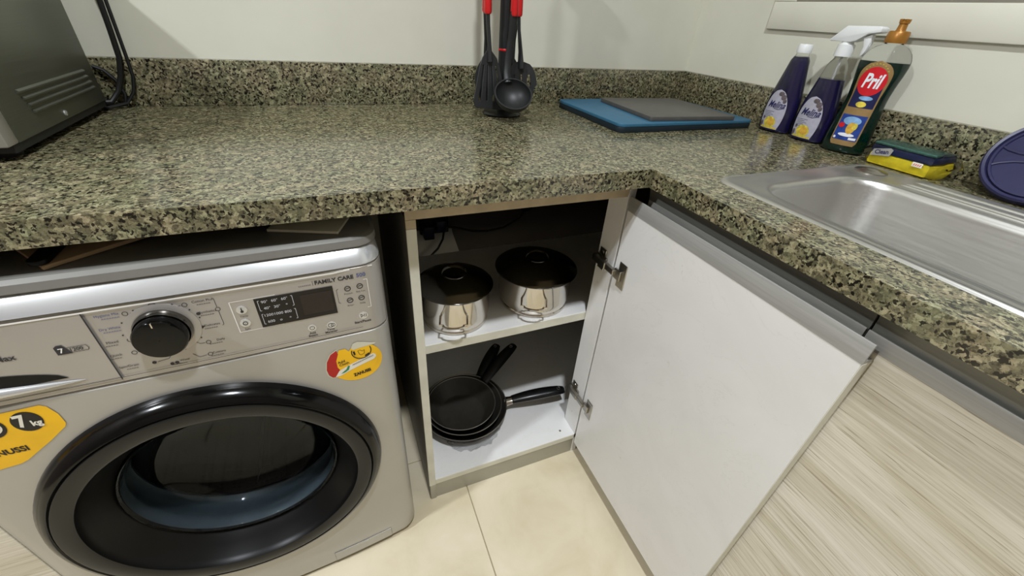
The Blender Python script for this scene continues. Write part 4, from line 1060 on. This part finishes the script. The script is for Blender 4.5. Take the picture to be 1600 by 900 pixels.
def spray_cleaner(loc, rz, fill, spray, label):
    e = empty('cleaner_bottle', loc, rz); tag(e, label, 'bottle', 'purple cleaner bottles beside the sink')
    bt = Bottle([(0.0, 0.036, 0.020), (0.004, 0.0405, 0.025), (0.02, 0.0415, 0.0265), (0.05, 0.0415, 0.027), (0.08, 0.0385, 0.0265), (0.105, 0.033, 0.0245), (0.125, 0.0285, 0.0225), (0.145, 0.0240, 0.0205), (0.160, 0.0205, 0.019), (0.167, 0.0165, 0.016), (0.172, 0.0135, 0.0135), (0.180, 0.0130, 0.0130)]).fine(4)
    B().loft(bt.loops(0.0, 0.180, 0.0)).obj('bottle_shell', 'clear_plastic', e, angle=60)
    B().loft(bt.loops(0.0015, fill, 0.0008)).obj('liquid', 'purple_liquid', e, angle=60)
    rows = []
    for k in range(25):
        t = k/24; z = 0.0075+0.0895*t
        w = 0.0285*math.sqrt(max(0.0, 1-((t-0.42)/0.58)**2)) if t > 0.42 else 0.0285-0.006*((0.42-t)/0.42)**2.2
        rows.append((z, -max(0.0004, w), max(0.0004, w)))
    lb = bt.patch(rows, 0.0005).obj('label', 'label_lilac', e, angle=60)
    bt.text('Melina', 0.002, 0.063, 0.0210, 0.0012, bold=0.0004, shear=0.4, width=0.044).obj('lettering', 'label_navy', lb, smooth=False)
    g = bt.f(0.0011); b = B()
    for k in range(5): line2d(b, g, [(-0.024+0.002*k, 0.046-0.0035*k), (-0.010, 0.0470-0.0035*k), (0.004-0.006*(k % 2), 0.0475-0.0035*k)], 0.0006)
    line2d(b, g, [(0.0, 0.0545), (0.012, 0.0535), (0.020, 0.0560)], 0.0012); b.obj('small_print', 'label_navy', lb, smooth=False)
    bt.oval(0.001, 0.023, 0.0155, 0.013, 0.0009).obj('lemon', 'label_lemon', lb, angle=60)
    bt.oval(0.004, 0.024, 0.0085, 0.0085, 0.0013).obj('lemon_slice', 'label_orange', lb, angle=60)
    bt.patch([(0.0085+0.001*k, -0.0215, 0.0215) for k in range(5)], 0.0008).obj('label_foot', 'label_lemon', lb, angle=60)
    for cu, cz, ru, rzz in ((0.006, 0.088, 0.007, 0.005), (0.014, 0.081, 0.006, 0.006), (0.019, 0.073, 0.004, 0.005), (-0.021, 0.017, 0.004, 0.007), (-0.019, 0.031, 0.003, 0.004)):
        bt.oval(cu, cz, ru, rzz, 0.0009, 8).obj('leaf', 'label_leaf', lb, angle=60)
    if not spray:
        B().lathe([(0.0155, 0.176), (0.0158, 0.178), (0.0150, 0.192), (0.0140, 0.1935), (0.0005, 0.1935)], 32).obj('cap', 'white_plastic', e)
    else:
        B().lathe([(0.0168, 0.177), (0.0170, 0.179), (0.0160, 0.199), (0.0120, 0.2005), (0.010, 0.206)], 32).obj('spray_collar', 'white_plastic', e)
        P = [(-0.034, 0.204), (-0.0335, 0.2075), (-0.008, 0.2330), (0.056, 0.2345), (0.062, 0.2320), (0.062, 0.2240), (0.040, 0.2205), (0.022, 0.2075), (0.012, 0.2045)]
        hw = lambda x: 0.0125
        B().prism(P, lambda x, z: (x, -0.0125, z), lambda x, z: (x, 0.0125, z)).obj('spray_head', 'white_plastic', e, bevel=0.0025)
        B().prism([(0.030, 0.214), (0.046, 0.2205), (0.047, 0.205), (0.045, 0.190), (0.041, 0.180), (0.0375, 0.182), (0.0375, 0.198), (0.033, 0.208)], lambda x, z: (x, -0.006, z), lambda x, z: (x, 0.006, z)).obj('trigger', 'white_plastic', e, bevel=0.0015)
        B().tube([(0, 0, 0.010), (0.002, 0, 0.10), (0, 0, 0.19)], 0.002, 8).obj('dip_tube', 'white_plastic', e)
spray_cleaner((-0.050, -0.418, H+0.0003), math.radians(-90), 0.1675, False, 'purple cleaner bottle with plain white cap')
spray_cleaner((-0.053, -0.511, H+0.0003), math.radians(-90), 0.133, True, 'purple cleaner bottle with white trigger spray head')

def dish_soap():
    e = empty('dish_soap_bottle', (-0.062, -0.605, H+0.0003), math.radians(-72)); tag(e, 'dark green dish soap bottle with gold cap and red label', 'bottle')
    bt = Bottle([(0.0, 0.035, 0.022), (0.004, 0.0405, 0.027), (0.03, 0.0415, 0.028), (0.07, 0.0385, 0.0265), (0.105, 0.0355, 0.025), (0.135, 0.0375, 0.026), (0.160, 0.0410, 0.0275), (0.178, 0.0415, 0.0275), (0.192, 0.036, 0.0255), (0.201, 0.0265, 0.021), (0.207, 0.0155, 0.0145), (0.214, 0.0140, 0.0140)]).fine(4)
    B().loft(bt.loops(0.0, 0.214, 0.0)).obj('bottle_shell', 'clear_plastic', e, angle=60)
    B().loft(bt.loops(0.0015, 0.176, 0.0008)).obj('liquid', 'green_liquid', e, angle=60)
    rows = []
    for k in range(31):
        t = k/30; z = 0.017+0.161*t
        w = 0.0245 if t < 0.6 else 0.0245+0.003*math.sin(PI*(t-0.6)/0.5)
        if t > 0.84: w *= math.sqrt(max(0.0, 1-((t-0.84)/0.16)**2))
        if t < 0.04: w -= 0.004*(1-t/0.04)
        rows.append((z, -max(0.0006, w), max(0.0006, w)))
    lb = bt.patch(rows, 0.0005).obj('label', 'label_gold', e, angle=60)
    bt.patch([(0.092+0.0425*k/10, -0.0222, 0.0222) for k in range(11)], 0.0009).obj('label_panel', 'label_deep', lb, angle=60)
    bt.patch([(0.0275+0.0500*k/10, -0.0222, 0.0222) for k in range(11)], 0.0009).obj('label_panel', 'label_blue', lb, angle=60)
    bt.oval(0.0, 0.141, 0.0235, 0.0265, 0.0013).obj('red_badge', 'label_red', lb, angle=60)
    bt.text('Pril', 0.0, 0.141, 0.0360, 0.0020, bold=0.0010, shear=0.22, width=0.032).obj('lettering', 'label_white', lb, smooth=False)
    bt.oval(0.003, 0.1105, 0.0120, 0.0040, 0.0016, 10).obj('swoosh', 'label_sky', lb, angle=60)
    bt.oval(0.0, 0.0985, 0.0090, 0.0055, 0.0014, 10).obj('badge', 'label_lemon', lb, angle=60)
    bt.oval(0.0, 0.066, 0.0160, 0.0085, 0.0013, 10).obj('splash', 'label_sky', lb, angle=60)
    bt.oval(0.003, 0.0520, 0.0080, 0.0115, 0.0016, 10).obj('vegetable', 'label_orange', lb, angle=60)
    bt.oval(0.0090, 0.0560, 0.0045, 0.0070, 0.0018, 10).obj('vegetable', 'label_lemon', lb, angle=60)
    bt.oval(-0.0155, 0.0560, 0.0055, 0.0050, 0.0016, 10).obj('red_flash', 'label_red', lb, angle=60)
    bt.oval(0.0, 0.0385, 0.0150, 0.0035, 0.0015, 10).obj('plate', 'label_white', lb, angle=60)
    bt.patch([(0.0295+0.0045*k/3, 0.0075, 0.0205) for k in range(4)], 0.0015).obj('corner_tag', 'label_white', lb, angle=60)
    bt.oval(-0.0190, 0.0315, 0.0024, 0.0026, 0.0015, 8).obj('dot', 'label_white', lb, angle=60)
    b = B(); g = bt.f(0.0012)
    for k in range(9):
        a = math.radians(148-14.5*k); u, z = 0.0215*math.cos(a), 0.148+0.0245*math.sin(a)
        line2d(b, g, [(u-0.001, z-0.0005), (u, z+0.0012), (u+0.0012, z-0.0006)], 0.0009)
    b.obj('small_print', 'label_lemon', lb, smooth=False)
    cap = B().lathe([(0.0180, 0.208), (0.0185, 0.2095), (0.0175, 0.2260), (0.0160, 0.2280), (0.0085, 0.2285), (0.0078, 0.2300), (0.0070, 0.2400), (0.0085, 0.2405), (0.0085, 0.2440), (0.0005, 0.2450)], 36).obj('cap', 'gold_plastic', e)
    for k in range(6):
        a = 2*PI*k/6
        B().box(-0.002, 0.002, -0.002, 0.002, 0.2435, 0.2475).xform(Matrix.Translation((0.0068*math.cos(a), 0.0068*math.sin(a), 0)) @ Matrix.Rotation(a, 4, 'Z')).obj('cap_tooth', 'gold_plastic', cap)
dish_soap()

# ------------------------------------------------------------------ sponge pack and purple lid
def sponge_pack():
    e = empty('sponge_pack', (-0.066, -0.732, H+0.0003), math.radians(-91)); tag(e, 'yellow and green scouring sponge in clear wrapper beside the sink', 'sponge')
    B().box(-0.054, 0.054, -0.030, 0.030, 0.001, 0.0235).obj('sponge', 'sponge_yellow', e, bevel=0.004)
    B().box(-0.0545, 0.0545, -0.0305, 0.0305, 0.0238, 0.0375).obj('sponge_layer', 'film_navy', e, bevel=0.003)
    B().box(-0.0545, 0.0545, -0.0300, 0.0305, 0.0377, 0.043).obj('scourer', 'scourer_green', e, bevel=0.002)
    n = 30; L = []
    for k in range(n+1):
        t = k/n; x = -0.070+0.148*t
        s = min(1, 0.10+min(t, 1-t)*9)
        hw, hh = 0.0320*(0.75+0.25*s), 0.0224*s
        L.append([(x, (hw*math.copysign(abs(math.cos(a))**0.35, math.cos(a)))*(1+0.012*random.uniform(-1, 1)), 0.0228+hh*math.copysign(abs(math.sin(a))**0.35, math.sin(a))*(1-0.015*random.random())) for a in [2*PI*i/28 for i in range(28)]])
    B().loft(L).obj('wrapper', 'clear_plastic', e, angle=50)
    f = lambda x, z: (x, -0.0335, z)
    lb = B().prism([(-0.050, 0.016), (-0.016, 0.022), (-0.014, 0.034), (-0.020, 0.0365), (-0.048, 0.029)], lambda x, z: (x, -0.0338, z), lambda x, z: (x, -0.0330, z)).obj('silver_label', 'aluminium', e)
    vs, fs = text2d('Clean', 0.011, 0.0003, width=0.024); a = 0.2
    B().add([(-0.032+x*math.cos(a)-y*math.sin(a), -0.0341, 0.0265+x*math.sin(a)+y*math.cos(a)) for x, y in vs], fs).obj('lettering', 'label_navy', lb, smooth=False)
    tg = B().prism([(0.026, 0.0165), (0.043, 0.0165), (0.043, 0.0245), (0.026, 0.0245)], lambda x, z: (x, -0.0338, z), lambda x, z: (x, -0.0330, z)).obj('paper_tag', 'sticker_white', e)
    b = B()
    for q in range(4): line2d(b, lambda x, z: (x, -0.0341, z), [(0.0285+q*0.0034, 0.0185), (0.0305+q*0.0034, 0.0222)], 0.0013)
    b.obj('tag_print', 'label_red', tg, smooth=False)
sponge_pack()

def purple_lid():
    R = 0.078; t = math.radians(38)
    e = empty('round_cover', (-0.0985, -0.908, H+0.006)); tag(e, 'dark purple round plastic cover leaning against the upstand by the sink', 'cover')
    # disc stands on its rim, face towards -x and up
    M = Matrix.Rotation(t, 4, 'Y') @ Matrix.Translation((0, 0, R)) @ Matrix.Rotation(-PI/2, 4, 'Y')
    B().lathe([(0.0005, -0.004), (R-0.004, -0.004), (R, -0.007), (R+0.0005, 0.003), (R-0.002, 0.006), (R-0.006, 0.005), (R-0.008, 0.0), (0.0005, 0.0)], 72, M).obj('cover_disc', 'lid_purple', e, angle=40)
    B().lathe([(0.0640, -0.0005), (0.0655, 0.0035), (0.0685, 0.0035), (0.0700, -0.0005)], 64, M).obj('cover_ring', 'lid_purple', e)
    for a in (100, 220, 340):
        ca, sa = math.cos(math.radians(a)), math.sin(math.radians(a))
        for s in (-1, 1):
            o = s*0.006
            B().tube([M @ Vector((ca*r-sa*o*(1+2*(r/0.064)**4), sa*r+ca*o*(1+2*(r/0.064)**4), 0.0005)) for r in (0.004, 0.02, 0.04, 0.055, 0.064)], 0.0022, 8).obj('cover_rib', 'lid_purple', e)
purple_lid()
